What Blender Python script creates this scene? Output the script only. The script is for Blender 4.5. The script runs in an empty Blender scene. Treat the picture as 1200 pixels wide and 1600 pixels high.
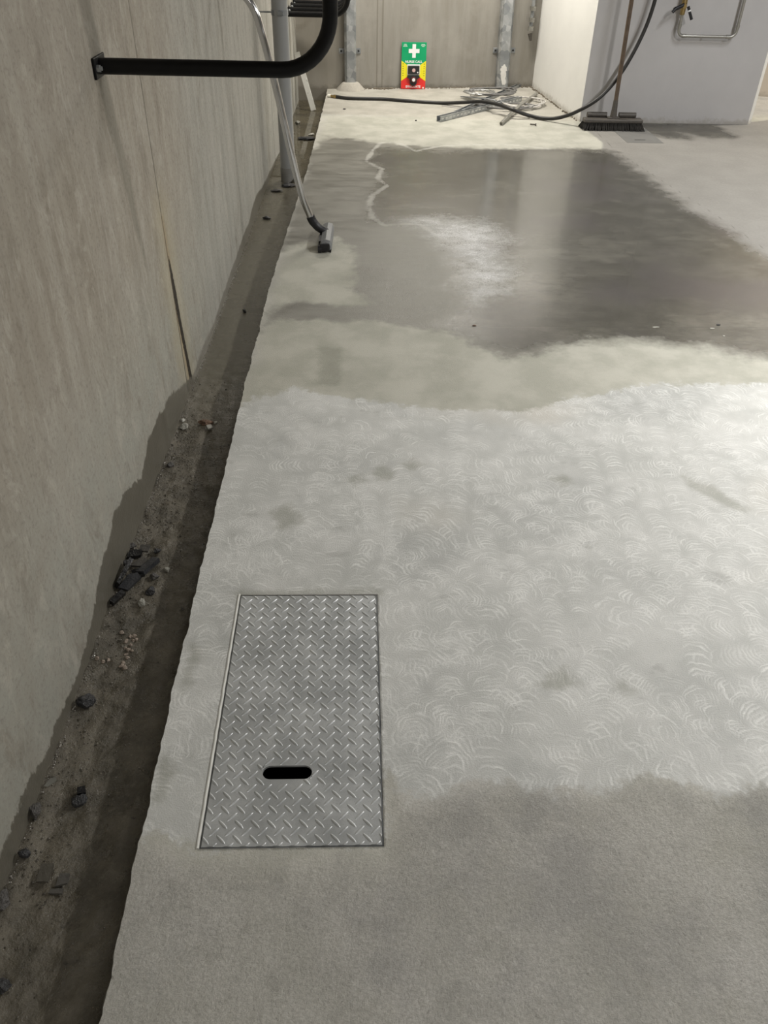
import bpy, bmesh, math, random
import numpy as np
from mathutils import Vector, Matrix, noise as mn

S = bpy.context.scene
COL = S.collection
random.seed(7)

# ------------------------------------------------------------------ camera
F = 1247.0
CAM = np.array([0, 0, 1.6])
def _n(v):
    v = np.array(v, float); return v / np.linalg.norm(v)
_up = -_n([-38, 1561, F]); _Y = _n([598-600, -197-800, F]); _Y = _n(_Y - _up*(_Y@_up)); _X = np.cross(_Y, _up)
R3 = np.array([_X, _Y, _up])
def ray(px, py): return R3 @ _n([px-600, py-800, F])
def G(px, py, z=0.0):
    d = ray(px, py); return CAM + d*((z-CAM[2])/d[2])
def PX(x, px, py):
    d = ray(px, py); return CAM + d*((x-CAM[0])/d[0])
def PY(y, px, py):
    d = ray(px, py); return CAM + d*((y-CAM[1])/d[1])

cd = bpy.data.cameras.new('camera'); cam = bpy.data.objects.new('camera', cd); COL.objects.link(cam)
cd.sensor_fit = 'VERTICAL'; cd.sensor_height = 36; cd.lens = F/1600*36; cd.clip_start = .02
m = Matrix([[R3[i][0], -R3[i][1], -R3[i][2], CAM[i]] for i in range(3)] + [[0, 0, 0, 1]])
cam.matrix_world = m
S.camera = cam

# ------------------------------------------------------------------ world, lights, exposure
w = bpy.data.worlds.new('world'); S.world = w; w.use_nodes = True
w.node_tree.nodes['Background'].inputs[0].default_value = (.93, .96, 1, 1)
w.node_tree.nodes['Background'].inputs[1].default_value = .03
S.view_settings.view_transform = 'Standard'; S.view_settings.look = 'None'
S.view_settings.gamma = 1; S.view_settings.use_curve_mapping = False
S.view_settings.exposure = 0.82

# x, y, z, rot z, length, watts, colour : ceiling tubes of the basement
LAMPS = [
    (2.9, 2.75, 2.55, 0, 1.25, 74, (1, .985, .95)),
    (3.0, 5.0, 2.55, 0, 1.25, 20, (.95, .98, 1)),
    (0.55, 7.75, 2.62, 90, 1.2, 50, (1, .95, .86)),
    (0.9, -1.6, 2.62, 90, 1.25, 22, (1, .98, .94)),
    (4.6, 7.6, 2.62, 90, 1.25, 40, (1, .93, .82)),
]
for (x, y, z, rz, L, W, c) in LAMPS:
    ld = bpy.data.lights.new('tube_light', 'AREA'); ld.shape = 'RECTANGLE'; ld.size = .16; ld.size_y = L
    ld.energy = W; ld.color = c
    lo = bpy.data.objects.new('tube_light', ld); COL.objects.link(lo)
    lo.location = (x, y, z-.005); lo.rotation_euler = (0, 0, math.radians(rz))

# ------------------------------------------------------------------ node helper
class NB:
    def __init__(s, name):
        s.m = bpy.data.materials.new(name); s.m.use_nodes = True; s.t = s.m.node_tree
        s.p = s.t.nodes['Principled BSDF']; s.out = s.t.nodes['Material Output']
        s._tc = None
    def n(s, ty, **k):
        nd = s.t.nodes.new(ty)
        for a, b in k.items(): setattr(nd, a, b)
        return nd
    def l(s, a, b): s.t.links.new(a, b)
    def put(s, sock, v):
        if hasattr(v, 'is_output') or isinstance(v, bpy.types.NodeSocket): s.l(v, sock)
        elif v is not None:
            try: sock.default_value = v
            except Exception: sock.default_value = (*v, 1)
    def M(s, op, a, b=None, c=None, clamp=False):
        nd = s.n('ShaderNodeMath', operation=op, use_clamp=clamp)
        for i, v in enumerate((a, b, c)):
            if v is not None: s.put(nd.inputs[i], v)
        return nd.outputs[0]
    def add(s, a, b): return s.M('ADD', a, b)
    def mul(s, a, b): return s.M('MULTIPLY', a, b)
    def sub(s, a, b): return s.M('SUBTRACT', a, b)
    def attr(s, name): return s.n('ShaderNodeAttribute', attribute_name=name).outputs['Fac']
    def pos(s): return s.n('ShaderNodeNewGeometry').outputs['Position']
    def obj(s): return s.n('ShaderNodeTexCoord').outputs['Object']
    def noise(s, vec, scale, det=3, rough=.5, dist=0, col=False, w=0):
        nd = s.n('ShaderNodeTexNoise'); 
        if w: nd.noise_dimensions = '4D'; nd.inputs['W'].default_value = w
        s.put(nd.inputs['Vector'], vec); nd.inputs['Scale'].default_value = scale; nd.inputs['Detail'].default_value = det
        nd.inputs['Roughness'].default_value = rough; nd.inputs['Distortion'].default_value = dist
        return nd.outputs['Color' if col else 'Fac']
    def vor(s, vec, scale, feat='F1', out='Distance', rnd=1):
        nd = s.n('ShaderNodeTexVoronoi', feature=feat); s.put(nd.inputs['Vector'], vec); nd.inputs['Scale'].default_value = scale
        nd.inputs['Randomness'].default_value = rnd
        return nd.outputs[out]
    def map(s, vec, sc=(1, 1, 1), loc=(0, 0, 0), rot=(0, 0, 0)):
        nd = s.n('ShaderNodeMapping'); s.put(nd.inputs[0], vec); nd.inputs['Scale'].default_value = sc
        nd.inputs['Location'].default_value = loc; nd.inputs['Rotation'].default_value = rot
        return nd.outputs[0]
    def rng(s, v, a, b, c=0, d=1, smooth=True):
        nd = s.n('ShaderNodeMapRange', interpolation_type='SMOOTHSTEP' if smooth else 'LINEAR', clamp=True)
        s.put(nd.inputs['Value'], v)
        for k, x in zip(('From Min', 'From Max', 'To Min', 'To Max'), (a, b, c, d)): s.put(nd.inputs[k], x)
        return nd.outputs[0]
    def mix(s, f, a, b, mode='MIX'):
        nd = s.n('ShaderNodeMix', data_type='RGBA', blend_type=mode)
        s.put(nd.inputs[0], f)
        for i, v in ((6, a), (7, b)):
            if isinstance(v, tuple): v = (*v[:3], 1)
            s.put(nd.inputs[i], v)
        return nd.outputs[2]
    def mixf(s, f, a, b):
        nd = s.n('ShaderNodeMix', data_type='FLOAT')
        for i, v in ((0, f), (2, a), (3, b)): s.put(nd.inputs[i], v)
        return nd.outputs[0]
    def scale(s, c, f):
        nd = s.n('ShaderNodeVectorMath', operation='SCALE'); s.put(nd.inputs[0], c); s.put(nd.inputs['Scale'], f); return nd.outputs[0]
    def bump(s, h, dist, strength=1, normal=None):
        nd = s.n('ShaderNodeBump'); s.put(nd.inputs['Height'], h); nd.inputs['Distance'].default_value = dist
        s.put(nd.inputs['Strength'], strength)
        if normal: s.l(normal, nd.inputs['Normal'])
        return nd.outputs[0]
    def sep(s, v):
        nd = s.n('ShaderNodeSeparateXYZ'); s.put(nd.inputs[0], v); return nd.outputs
    def fin(s, col=None, rough=None, metal=None, normal=None, **k):
        if col is not None: s.put(s.p.inputs['Base Color'], (*col, 1) if isinstance(col, tuple) else col)
        if rough is not None: s.put(s.p.inputs['Roughness'], rough)
        if metal is not None: s.put(s.p.inputs['Metallic'], metal)
        if normal is not None: s.l(normal, s.p.inputs['Normal'])
        for a, b in k.items(): s.put(s.p.inputs[a.replace('_', ' ')], b)
        return s.m

def simple(name, col, rough=.5, metal=0, var=.12, sc=30, bump=0, dirt=None):
    b = NB(name); o = b.obj()
    n1 = b.noise(o, sc, 4, .6)
    c = b.mix(n1, tuple(x*(1-var*2) for x in col), tuple(min(1, x*(1+var*2)) for x in col))
    if dirt: c = b.mix(b.rng(b.noise(o, sc*.4, 5, .7), .5, .68), c, dirt)
    nrm = b.bump(b.noise(o, sc*4, 3), bump) if bump else None
    r = b.rng(n1, .3, .7, max(0, rough-.08), rough+.08)
    return b.fin(c, r, metal, nrm)

# ------------------------------------------------------------------ mesh helpers
def link(name, me, mat=None, parent=None, smooth=False):
    o = bpy.data.objects.new(name, me); COL.objects.link(o)
    if mat: me.materials.append(mat)
    if parent: o.parent = parent
    if smooth:
        for p in me.polygons: p.use_smooth = True
    return o
def bmobj(name, bm, mat=None, parent=None, smooth=False):
    me = bpy.data.meshes.new(name); bmesh.ops.recalc_face_normals(bm, faces=bm.faces[:]); bm.to_mesh(me); bm.free()
    return link(name, me, mat, parent, smooth)
def tag(o, label=None, cat=None, group=None, kind=None):
    if label: o['label'] = label
    if cat: o['category'] = cat
    if group: o['group'] = group
    if kind: o['kind'] = kind
    return o
def root(name, loc, label, cat, group=None, rz=0):
    o = bpy.data.objects.new(name, None); COL.objects.link(o); o.location = loc; o.rotation_euler = (0, 0, rz)
    o.empty_display_size = .05
    return tag(o, label, cat, group)
def rel(pts, loc): return [Vector(p)-Vector(loc) for p in pts]

def box(bm, c, s, rot=None, bev=0):
    r = bmesh.ops.create_cube(bm, size=1)
    vs = r['verts']
    bmesh.ops.scale(bm, vec=s, verts=vs)
    if bev:
        es = list({e for v in vs for e in v.link_edges})
        q = bmesh.ops.bevel(bm, geom=es, offset=bev, segments=2, affect='EDGES', profile=.5)
        vs = list({v for f in q['faces'] for v in f.verts} | {v for v in vs if v.is_valid})
    if rot: bmesh.ops.rotate(bm, cent=(0, 0, 0), matrix=rot, verts=vs)
    bmesh.ops.translate(bm, vec=c, verts=vs)
    return vs
def catmull(pts, n=6):
    pts = [Vector(p) for p in pts]
    P = [pts[0]*2-pts[1]] + pts + [pts[-1]*2-pts[-2]]
    out = []
    for i in range(1, len(P)-2):
        a, b, c, d = P[i-1:i+3]
        for k in range(n):
            t = k/n
            out.append(.5*((2*b)+(c-a)*t+(2*a-5*b+4*c-d)*t*t+(3*b-a-3*c+d)*t**3))
    out.append(pts[-1]); return out
def fillet(pts, r, n=7):
    pts = [Vector(p) for p in pts]; out = [pts[0]]
    for i in range(1, len(pts)-1):
        a, b, c = pts[i-1], pts[i], pts[i+1]
        u = (a-b).normalized(); v = (c-b).normalized(); ang = u.angle(v)
        d = min(r/math.tan(ang/2), (a-b).length*.49, (c-b).length*.49)
        p, q = b+u*d, b+v*d
        for k in range(n+1):
            t = k/n
            out.append(p*(1-t)**2 + b*2*t*(1-t) + q*t*t) if False else out.append(_arc(p, b, q, t, ang, d))
    out.append(pts[-1]); return out
def _arc(p, b, q, t, ang, d):
    w_ = math.sin(ang/2)
    den = (1-t)**2 + 2*w_*t*(1-t) + t*t
    return (p*(1-t)**2 + b*2*w_*t*(1-t) + q*t*t)/den
def tube(bm, pts, r, seg=14, caps=True, hollow=0):
    pts = [Vector(p) for p in pts]
    rr = r if isinstance(r, (list, tuple)) else [r]*len(pts)
    T = []
    for i in range(len(pts)):
        a = pts[max(i-1, 0)]; b = pts[min(i+1, len(pts)-1)]; T.append((b-a).normalized())
    n0 = T[0].orthogonal().normalized(); rings = []
    for i, p in enumerate(pts):
        if i:
            ax = T[i-1].cross(T[i])
            if ax.length > 1e-7: n0 = Matrix.Rotation(T[i-1].angle(T[i]), 3, ax.normalized()) @ n0
        b0 = T[i].cross(n0).normalized(); n0 = b0.cross(T[i]).normalized()
        rings.append([bm.verts.new(p + (n0*math.cos(2*math.pi*k/seg)+b0*math.sin(2*math.pi*k/seg))*rr[i]) for k in range(seg)])
    for a, b in zip(rings, rings[1:]):
        for k in range(seg): bm.faces.new((a[k], a[(k+1) % seg], b[(k+1) % seg], b[k]))
    if hollow:
        for ring, T0, sgn in ((rings[0], T[0], 1), (rings[-1], T[-1], -1)):
            c = sum((v.co for v in ring), Vector())/seg
            r1 = [bm.verts.new(c+(v.co-c)*hollow) for v in ring]
            r2 = [bm.verts.new(c+(v.co-c)*hollow+T0*sgn*rr[0]*1.5) for v in ring]
            for A, B in ((ring, r1), (r1, r2)):
                for k in range(seg): bm.faces.new((A[k], A[(k+1) % seg], B[(k+1) % seg], B[k]))
            bm.faces.new(r2)
    elif caps:
        bm.faces.new(rings[0]); bm.faces.new(rings[-1])
    return rings
def prism(bm, poly, vec):
    a = [bm.verts.new(p) for p in poly]; b = [bm.verts.new(Vector(p)+Vector(vec)) for p in poly]
    n = len(a)
    bm.faces.new(a); bm.faces.new(b[::-1])
    for k in range(n): bm.faces.new((a[k], b[k], b[(k+1) % n], a[(k+1) % n]))

def autosm(o, ang=40):
    me = o.data
    for p in me.polygons: p.use_smooth = True
    try: me.set_sharp_from_angle(angle=math.radians(ang))
    except Exception: pass
    return o

def sdf(P, poly, closed=True):
    """signed distance (positive inside) of points P (N,2) to a polygon; unsigned if open"""
    poly = np.array(poly, float); N = len(poly); d = np.full(len(P), 1e9); ins = np.zeros(len(P), bool)
    for i in range(N if closed else N-1):
        a = poly[i]; b = poly[(i+1) % N]; e = b-a; w_ = P-a
        t = np.clip((w_@e)/(e@e+1e-12), 0, 1); q = w_-t[:, None]*e
        d = np.minimum(d, (q*q).sum(1))
        if closed:
            c = (a[1] <= P[:, 1]) != (b[1] <= P[:, 1])
            xx = a[0]+(P[:, 1]-a[1])/(b[1]-a[1]+1e-12)*(b[0]-a[0])
            ins ^= c & (P[:, 0] < xx)
    d = np.sqrt(d)
    return np.where(ins, d, -d) if closed else d
def W(pts, z=0): return [tuple(G(x, y, z)[:2]) for x, y in pts]
def setattrf(me, name, arr):
    a = me.attributes.new(name, 'FLOAT', 'POINT'); a.data.foreach_set('value', np.asarray(arr, np.float32))
def gridmesh(name, V, nr, nc, skip=None):
    """V (nr*nc,3)"""
    me = bpy.data.meshes.new(name)
    r, c = np.meshgrid(np.arange(nr-1), np.arange(nc-1), indexing='ij')
    i = (r*nc+c)
    if skip is not None: keep = ~skip(r, c); i = i[keep]
    i = i.ravel(); f = np.stack([i, i+1, i+nc+1, i+nc], 1)
    me.vertices.add(len(V)); me.vertices.foreach_set('co', np.asarray(V, np.float32).ravel())
    me.loops.add(len(f)*4); me.loops.foreach_set('vertex_index', f.ravel().astype(np.int32))
    me.polygons.add(len(f)); me.polygons.foreach_set('loop_start', (np.arange(len(f))*4).astype(np.int32))
    me.polygons.foreach_set('loop_total', np.full(len(f), 4, np.int32))
    me.polygons.foreach_set('use_smooth', np.ones(len(f), bool))
    me.update(calc_edges=True); me.validate()
    return me

def clipmax(*a): return np.maximum.reduce(a)
# ================================================================== MATERIALS
def mat_floor():
    b = NB('floor_concrete'); P = b.pos()
    big = b.noise(P, 1.3, 4, .6); mid = b.noise(P, 5, 5, .6); fine = b.noise(P, 60, 4, .65); grain = b.noise(P, 260, 3, .6)
    # distance fields baked per vertex, edges broken up by noise
    wob = b.sub(b.noise(P, 7, 5, .6), .5)
    wobf = b.sub(b.noise(P, 30, 4, .65), .5)
    def field(name, a=.12, f=.03): return b.add(b.attr(name), b.add(b.mul(wob, a), b.mul(wobf, f)))
    wet = b.rng(field('wet', .26, .06), -.08, .08)
    damp = b.rng(field('damp', .22, .05), -.04, .05)
    ground = b.rng(field('ground', .13, .12), -.012, .022)
    right = b.rng(field('right', .03, .02), -.01, .02)
    nook = b.rng(field('nook', .08, .04), -.015, .02)
    white_patch = field('white_patch', .25, .2)
    white_patch = b.mul(b.rng(white_patch, -.10, .20), b.add(b.mul(b.rng(b.noise(b.map(P, (1, 1.5, 1)), 7, 7, .75), .25, .72), .8), b.mul(b.rng(b.noise(P, 120, 4, .8), .42, .62), .5)))
    line = b.rng(b.add(b.attr('line'), b.add(b.mul(wob, .05), b.mul(wobf, .035))), .002, .024, 1, 0)
    spots = b.rng(field('spots', .05, .06), -.02, .02)
    joint = b.rng(b.attr('joint'), .003, .008, 1, 0)
    # raw slab
    raw = b.mix(b.rng(mid, .3, .7), (.46, .45, .405), (.60, .585, .54))
    raw = b.mix(b.rng(big, .35, .65), raw, b.mix(.5, raw, (.58, .56, .54)))
    pits = b.rng(b.noise(P, 95, 4, .7), .60, .70)
    raw = b.mix(b.mul(pits, .5), raw, (.17, .16, .145))
    aggr = b.rng(b.vor(P, 75), .0, .35, 1, 0)
    raw = b.mix(b.mul(b.mul(aggr, .28), b.rng(b.noise(P, 14), .45, .6)), raw, (.60, .59, .54))
    mottle = b.rng(b.noise(P, 22, 6, .72), .5, .72)
    raw = b.mix(b.mul(mottle, .4), raw, (.29, .28, .25))
    raw = b.mix(b.mul(b.rng(b.noise(P, 3.1, 6, .7, w=17), .48, .66), .5), raw, (.33, .325, .315))
    raw = b.mix(b.mul(b.rng(b.noise(P, 5, 6, .7, w=21), .5, .68), .5), raw, (.50, .485, .43))
    raw = b.mix(b.mul(b.rng(b.noise(P, 150, 4, .8), .38, .62), .38), raw, (.24, .23, .205))
    raw = b.mix(b.mul(b.rng(b.noise(P, 70, 4, .8, w=4), .55, .68), .6), raw, (.62, .61, .57))
    # smooth pale screed between
    pale = b.mix(b.rng(mid, .35, .65), (.40, .395, .34), (.50, .49, .43))
    plain = b.attr('plain'); plain = b.rng(b.add(plain, b.mul(wob, .2)), -.05, .1)
    base = b.mix(plain, raw, pale)
    # ground-off zone with grinder swirls
    lines = None; dark = None
    Pw = b.n('ShaderNodeVectorMath', operation='ADD'); b.l(P, Pw.inputs[0])
    b.l(b.scale(b.noise(P, 4.5, 4, .6, col=True), .11), Pw.inputs[1]); Pw = Pw.outputs[0]
    for k, (ang, Rr, p, thr, sc) in enumerate([(5, .046, .0120, .46, 2.6), (-38, .040, .0095, .50, 3.1), (42, .052, .0135, .50, 2.2), (80, .036, .0085, .54, 3.4), (-100, .048, .0125, .54, 2.7)]):
        q = b.map(Pw, rot=(0, 0, math.radians(ang)), loc=(k*.37, k*.71, 0))
        x, y, _ = b.sep(q)
        yb = b.M('DIVIDE', x, 2*Rr)                     # tracks run along local y; arcs bulge to +y
        cell = b.M('FLOOR', yb); yl = b.mul(b.sub(b.M('FRACT', yb), .5), 2*Rr)
        arc = b.M('SQRT', b.M('MAXIMUM', b.sub(Rr*Rr, b.mul(yl, yl)), 0))
        wn = b.n('ShaderNodeTexWhiteNoise', noise_dimensions='1D'); b.l(b.add(cell, k*17.3), wn.inputs['W'])
        jit = b.mul(b.noise(q, 9, 2), .03)
        u = b.M('DIVIDE', b.add(b.sub(y, arc), b.add(wn.outputs[0], jit)), p)
        fr = b.M('FRACT', u)
        ln = b.mul(b.rng(fr, .0, .3), b.rng(fr, .3, .95, 1, 0))
        fade = b.rng(b.M('ABSOLUTE', yl), Rr*.35, Rr*.98, 1, 0)
        wn3 = b.n('ShaderNodeTexWhiteNoise', noise_dimensions='2D'); cv3 = b.n('ShaderNodeCombineXYZ'); b.l(cell, cv3.inputs[0]); b.l(b.M('FLOOR', u), cv3.inputs[1])
        b.l(cv3.outputs[0], wn3.inputs['Vector']); ln = b.mul(ln, b.rng(wn3.outputs[0], .05, .9, .15, 1))
        wn2 = b.n('ShaderNodeTexWhiteNoise', noise_dimensions='2D')
        cv = b.n('ShaderNodeCombineXYZ'); b.l(cell, cv.inputs[0]); b.l(b.M('FLOOR', b.M('DIVIDE', y, .21)), cv.inputs[1]); cv.inputs[2].default_value = k
        b.l(cv.outputs[0], wn2.inputs['Vector'])
        mk = b.rng(b.add(b.noise(q, sc, 3, .6, w=k+1.5), b.mul(b.sub(wn2.outputs[0], .5), .22)), thr-.06, thr+.06)
        L = b.mul(b.mul(ln, fade), mk)
        lines = L if lines is None else b.M('MAXIMUM', lines, L)
    lines = b.mul(lines, b.mul(b.rng(b.noise(P, 130, 2), .3, .6, .6, 1), b.rng(b.noise(P, 16, 3), .35, .6, .45, 1)))
    lines = b.mul(lines, ground)
    gz = b.mix(b.rng(mid, .3, .7), (.49, .495, .475), (.60, .60, .58))
    gz = b.mix(b.rng(b.noise(P, 2.3, 5, .62, w=3), .48, .66), gz, (.45, .455, .44))
    gz = b.mix(b.mul(b.rng(b.noise(b.map(P, (1, 2.2, 1)), 6.5, 5, .6, w=8), .58, .70), .55), gz, (.35, .35, .335))
    gz = b.mix(b.rng(b.noise(P, 1.1, 3, .5, w=11), .55, .7), gz, (.57, .55, .505))
    gz = b.mix(b.mul(lines, .68), gz, (.86, .86, .84))
    base = b.mix(ground, base, gz)
    base = b.mix(b.mul(right, .95), base, b.mix(mid, (.215, .205, .19), (.30, .288, .27)))
    base = b.mix(b.mul(nook, .8), base, b.mix(b.rng(mid, .3, .7), (.38, .36, .31), (.50, .475, .42)))  # nook floor: warm tone of its light put into the colour
    # damp and wet
    streak = b.noise(b.map(P, (1, 3.5, 1)), 4.5, 5, .6, w=5)
    dampc = b.mix(b.rng(streak, .35, .65), (.115, .109, .094), (.20, .191, .168))
    base = b.mix(b.mul(damp, .85), base, dampc)
    speck = b.rng(b.noise(P, 85, 5, .8), .52, .68)
    wetc = b.mix(b.rng(mid, .3, .7), (.062, .058, .046), (.098, .092, .076))
    wetc = b.mix(b.mul(speck, .7), wetc, (.03, .028, .022))
    wetc = b.mix(b.mul(b.rng(b.noise(b.map(P, (1, 1.8, 1)), 3.5, 6, .7, w=31), .48, .66), .6), wetc, (.15, .142, .118))
    wetc = b.mix(b.rng(b.noise(P, 1.7, 3, .5, w=6), .5, .7), wetc, (.075, .067, .063))
    base = b.mix(wet, base, wetc)
    base = b.mix(b.mul(spots, .5), base, (.25, .25, .205))
    base = b.mix(b.mul(line, .55), base, (.58, .57, .53))
    base = b.mix(b.mul(white_patch, .95), base, (.80, .80, .80))  # white speckled patch over the wet floor colour
    base = b.mix(b.mul(joint, .4), base, (.07, .065, .055))
    lip = b.rng(b.add(b.attr('lip'), b.mul(wobf, .012)), .001, .006, 1, 0)
    base = b.mix(b.mul(lip, .6), base, (.13, .125, .105))
    # tiny dark crumbs
    crumbs = b.mul(b.rng(b.vor(P, 9), .0, .016, 1, 0), b.rng(b.noise(P, 3, 2, w=9), .5, .55))
    base = b.mix(crumbs, base, (.04, .035, .03))
    r = b.rng(fine, .3, .7, .62, .82)
    r = b.mixf(ground, r, .55)
    r = b.mixf(damp, r, b.rng(streak, .35, .65, .30, .45))
    r = b.mixf(wet, r, b.rng(b.noise(P, 2.2, 4, .55, w=2), .35, .65, .10, .27))
    r = b.mixf(b.M('MAXIMUM', white_patch, line), r, .75)
    # relief
    P2 = b.pos()
    h = b.add(b.mul(b.noise(P2, 45, 6, .8), b.rng(b.M('MAXIMUM', b.attr('plain'), b.attr('ground')), -.06, .03, 1.5, .04)), b.mul(b.noise(P2, 260, 2, .6), .22))
    n = b.bump(h, .008, .75)
    return b.fin(base, r, 0, n, Specular_IOR_Level=.35, Coat_Weight=b.mul(b.sub(wet, b.mul(white_patch, .8)), b.rng(b.attr('film'), -.5, .5, .06, .75)), Coat_Roughness=b.rng(b.attr('film'), -.6, .6, .34, .12), Coat_IOR=1.4)
def mat_wall():
    b = NB('wall_precast_concrete'); P = b.pos()
    st = b.noise(b.map(P, (1, 9, .7)), 1.6, 6, .62)             # vertical board / run marks
    st2 = b.noise(b.map(P, (1, 22, .5)), 2.2, 5, .6, w=3)
    cloud = b.noise(P, 1.6, 5, .6); fine = b.noise(P, 90, 4, .65); mid = b.noise(P, 8, 5, .65)
    c = b.mix(b.rng(st, .25, .75), (.27, .238, .192), (.37, .338, .285))
    c = b.mix(b.mul(b.rng(st2, .48, .68), .3), c, (.42, .40, .355))
    _x, y, z = b.sep(P)
    c = b.mix(b.mul(b.rng(cloud, .42, .62), .6), c, (.345, .315, .27))
    c = b.mix(b.mul(b.rng(b.noise(b.map(P, (1, 1, .6), rot=(.5, 0, 0)), 3.2, 6, .7, .8, w=6), .5, .68), .5), c, (.42, .395, .345))
    c = b.mix(b.mul(b.rng(z, .75, .15), b.rng(mid, .25, .65, .35, .8)), c, (.35, .35, .31))      # rinsed lower part
    c = b.mix(b.mul(b.rng(y, 3.0, 3.7), .75), c, b.mix(b.rng(st, .35, .65), (.33, .325, .29), (.42, .41, .375)))
    c = b.mix(b.mul(b.rng(fine, .50, .72), .38), c, (.16, .145, .12))
    c = b.mix(b.mul(b.rng(b.noise(b.map(P, (1, 1, .45), rot=(.25, 0, 0)), 14, 7, .78, 1.0, w=12), .50, .66), .6), c, (.48, .45, .395))
    c = b.mix(b.mul(b.rng(b.noise(b.map(P, (1, 1, .4), rot=(-.2, 0, 0)), 9, 6, .75, .8, w=14), .52, .68), .5), c, (.19, .165, .13))
    pale = b.mul(b.rng(b.noise(b.map(P, (1, 3, 1)), 6, 6, .7, 1.2, w=4), .60, .70), .4); c = b.mix(pale, c, (.50, .47, .42))
    vs = b.attr('vstain'); c = b.mix(b.mul(b.rng(b.add(vs, b.mul(b.sub(mid, .5), .04)), .012, .045, 1, 0), .5), c, (.16, .15, .12))
    yel = b.attr('crack'); c = b.mix(b.mul(b.rng(b.add(yel, b.mul(b.sub(mid, .5), .15)), .02, .2, 1, 0), .35), c, (.44, .38, .24))
    rust = b.rng(b.add(yel, b.mul(b.sub(mid, .5), .03)), .006, .03, 1, 0); c = b.mix(b.mul(rust, .45), c, (.36, .25, .13))
    jt = b.rng(b.add(b.attr('joint'), b.mul(b.sub(mid, .5), .006)), .002, .009, 1, 0); c = b.mix(b.mul(jt, .75), c, (.10, .085, .065))
    ck = b.rng(b.add(b.attr('crackw'), b.mul(b.sub(b.noise(P, 55, 4, .7), .5), .016)), .0, .005); c = b.mix(ck, c, (.035, .028, .02))
    wv = b.add(b.attr('wet'), b.add(b.mul(b.sub(b.noise(P, 12, 5, .65), .5), .05), b.mul(b.sub(b.noise(b.map(P, (1, 1, .4)), 55, 4, .75), .5), .06)))
    wet = b.rng(wv, -.003, .006)
    c = b.mix(b.mul(wet, .93), c, b.mix(mid, (.10, .092, .072), (.155, .142, .114)))
    pin = b.rng(b.vor(P, 7), .0, .018, 1, 0); c = b.mix(b.mul(pin, .7), c, (.08, .07, .06))
    r = b.mixf(wet, b.rng(fine, .3, .7, .6, .8), .28)
    h = b.add(b.mul(mid, .5), b.mul(fine, .18)); h = b.sub(h, b.add(b.mul(jt, 2), b.mul(ck, 2)))
    n = b.bump(h, .006, .8)
    return b.fin(c, r, 0, n, Specular_IOR_Level=.4)
def mat_mud():
    b = NB('trench_mud'); P = b.pos()
    mid = b.noise(P, 9, 6, .65); fine = b.noise(P, 60, 5, .7); sm = b.attr('smooth')
    c = b.mix(b.rng(mid, .3, .7), (.070, .061, .044), (.150, .132, .10))
    c = b.mix(b.mul(b.rng(fine, .52, .72), .45), c, (.20, .18, .14))
    c = b.mix(b.rng(b.noise(P, 35, 4, .7, w=2), .62, .72), c, (.022, .02, .016))
    c = b.mix(sm, c, b.mix(mid, (.102, .092, .068), (.145, .132, .10)))
    r = b.mixf(sm, b.rng(b.noise(P, 22, 4, .6, w=3), .35, .65, .22, .6), b.rng(mid, .3, .7, .22, .34))
    h = b.add(b.mul(b.noise(P, 28, 6, .75), b.mixf(sm, 1, .12)), b.mul(fine, b.mixf(sm, .4, .06)))
    n = b.bump(h, .012, .8)
    return b.fin(c, r, 0, n, Specular_IOR_Level=.55)
def mat_paint(name, col, v=.03):
    b = NB(name); P = b.pos()
    c = b.mix(b.rng(b.noise(P, 3, 5, .6), .3, .7), tuple(x*(1-v) for x in col), tuple(min(1, x*(1+v)) for x in col))
    _x, y, z = b.sep(P)
    low = b.mul(b.rng(b.add(z, b.mul(b.sub(b.noise(P, 22, 5, .7), .5), .12)), .0, .05, 1, 0), .5)
    c = b.mix(low, c, (.30, .27, .22))
    sp = b.rng(b.vor(P, 14), 0, .03, 1, 0); c = b.mix(b.mul(sp, .35), c, (.25, .22, .18))
    return b.fin(c, .62, 0, b.bump(b.noise(P, 25, 5, .6), .002, .5), Specular_IOR_Level=.3)
def mat_galv(name, tone=.42, rough=.42, metal=.75, sc=18):
    b = NB(name); o = b.obj()
    v = b.vor(o, sc, out='Color'); n1 = b.noise(o, sc*.5, 4, .6)
    f = b.add(b.mul(b.sep(v)[0], .35), b.mul(n1, .65))
    c = b.mix(b.rng(f, .25, .75), (tone*.66, tone*.70, tone*.74), (tone*1.25, tone*1.28, tone*1.3))
    return b.fin(c, b.rng(n1, .3, .7, rough-.1, rough+.12), metal, b.bump(b.noise(o, 160, 2), .0006, .3))

def mat_plate():
    b = NB('galvanised_tread_plate'); o = b.obj()
    n1 = b.noise(o, 9, 5, .6); n2 = b.noise(o, 300, 3, .7)
    c = b.mix(b.rng(n1, .35, .65), (.47, .485, .49), (.58, .595, .60))
    c = b.mix(b.mul(b.rng(n2, .5, .75), .5), c, (.36, .37, .37))
    return b.fin(c, b.rng(n1, .3, .7, .34, .46), .45, b.bump(n2, .0006, .5), Specular_IOR_Level=.5)

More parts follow.
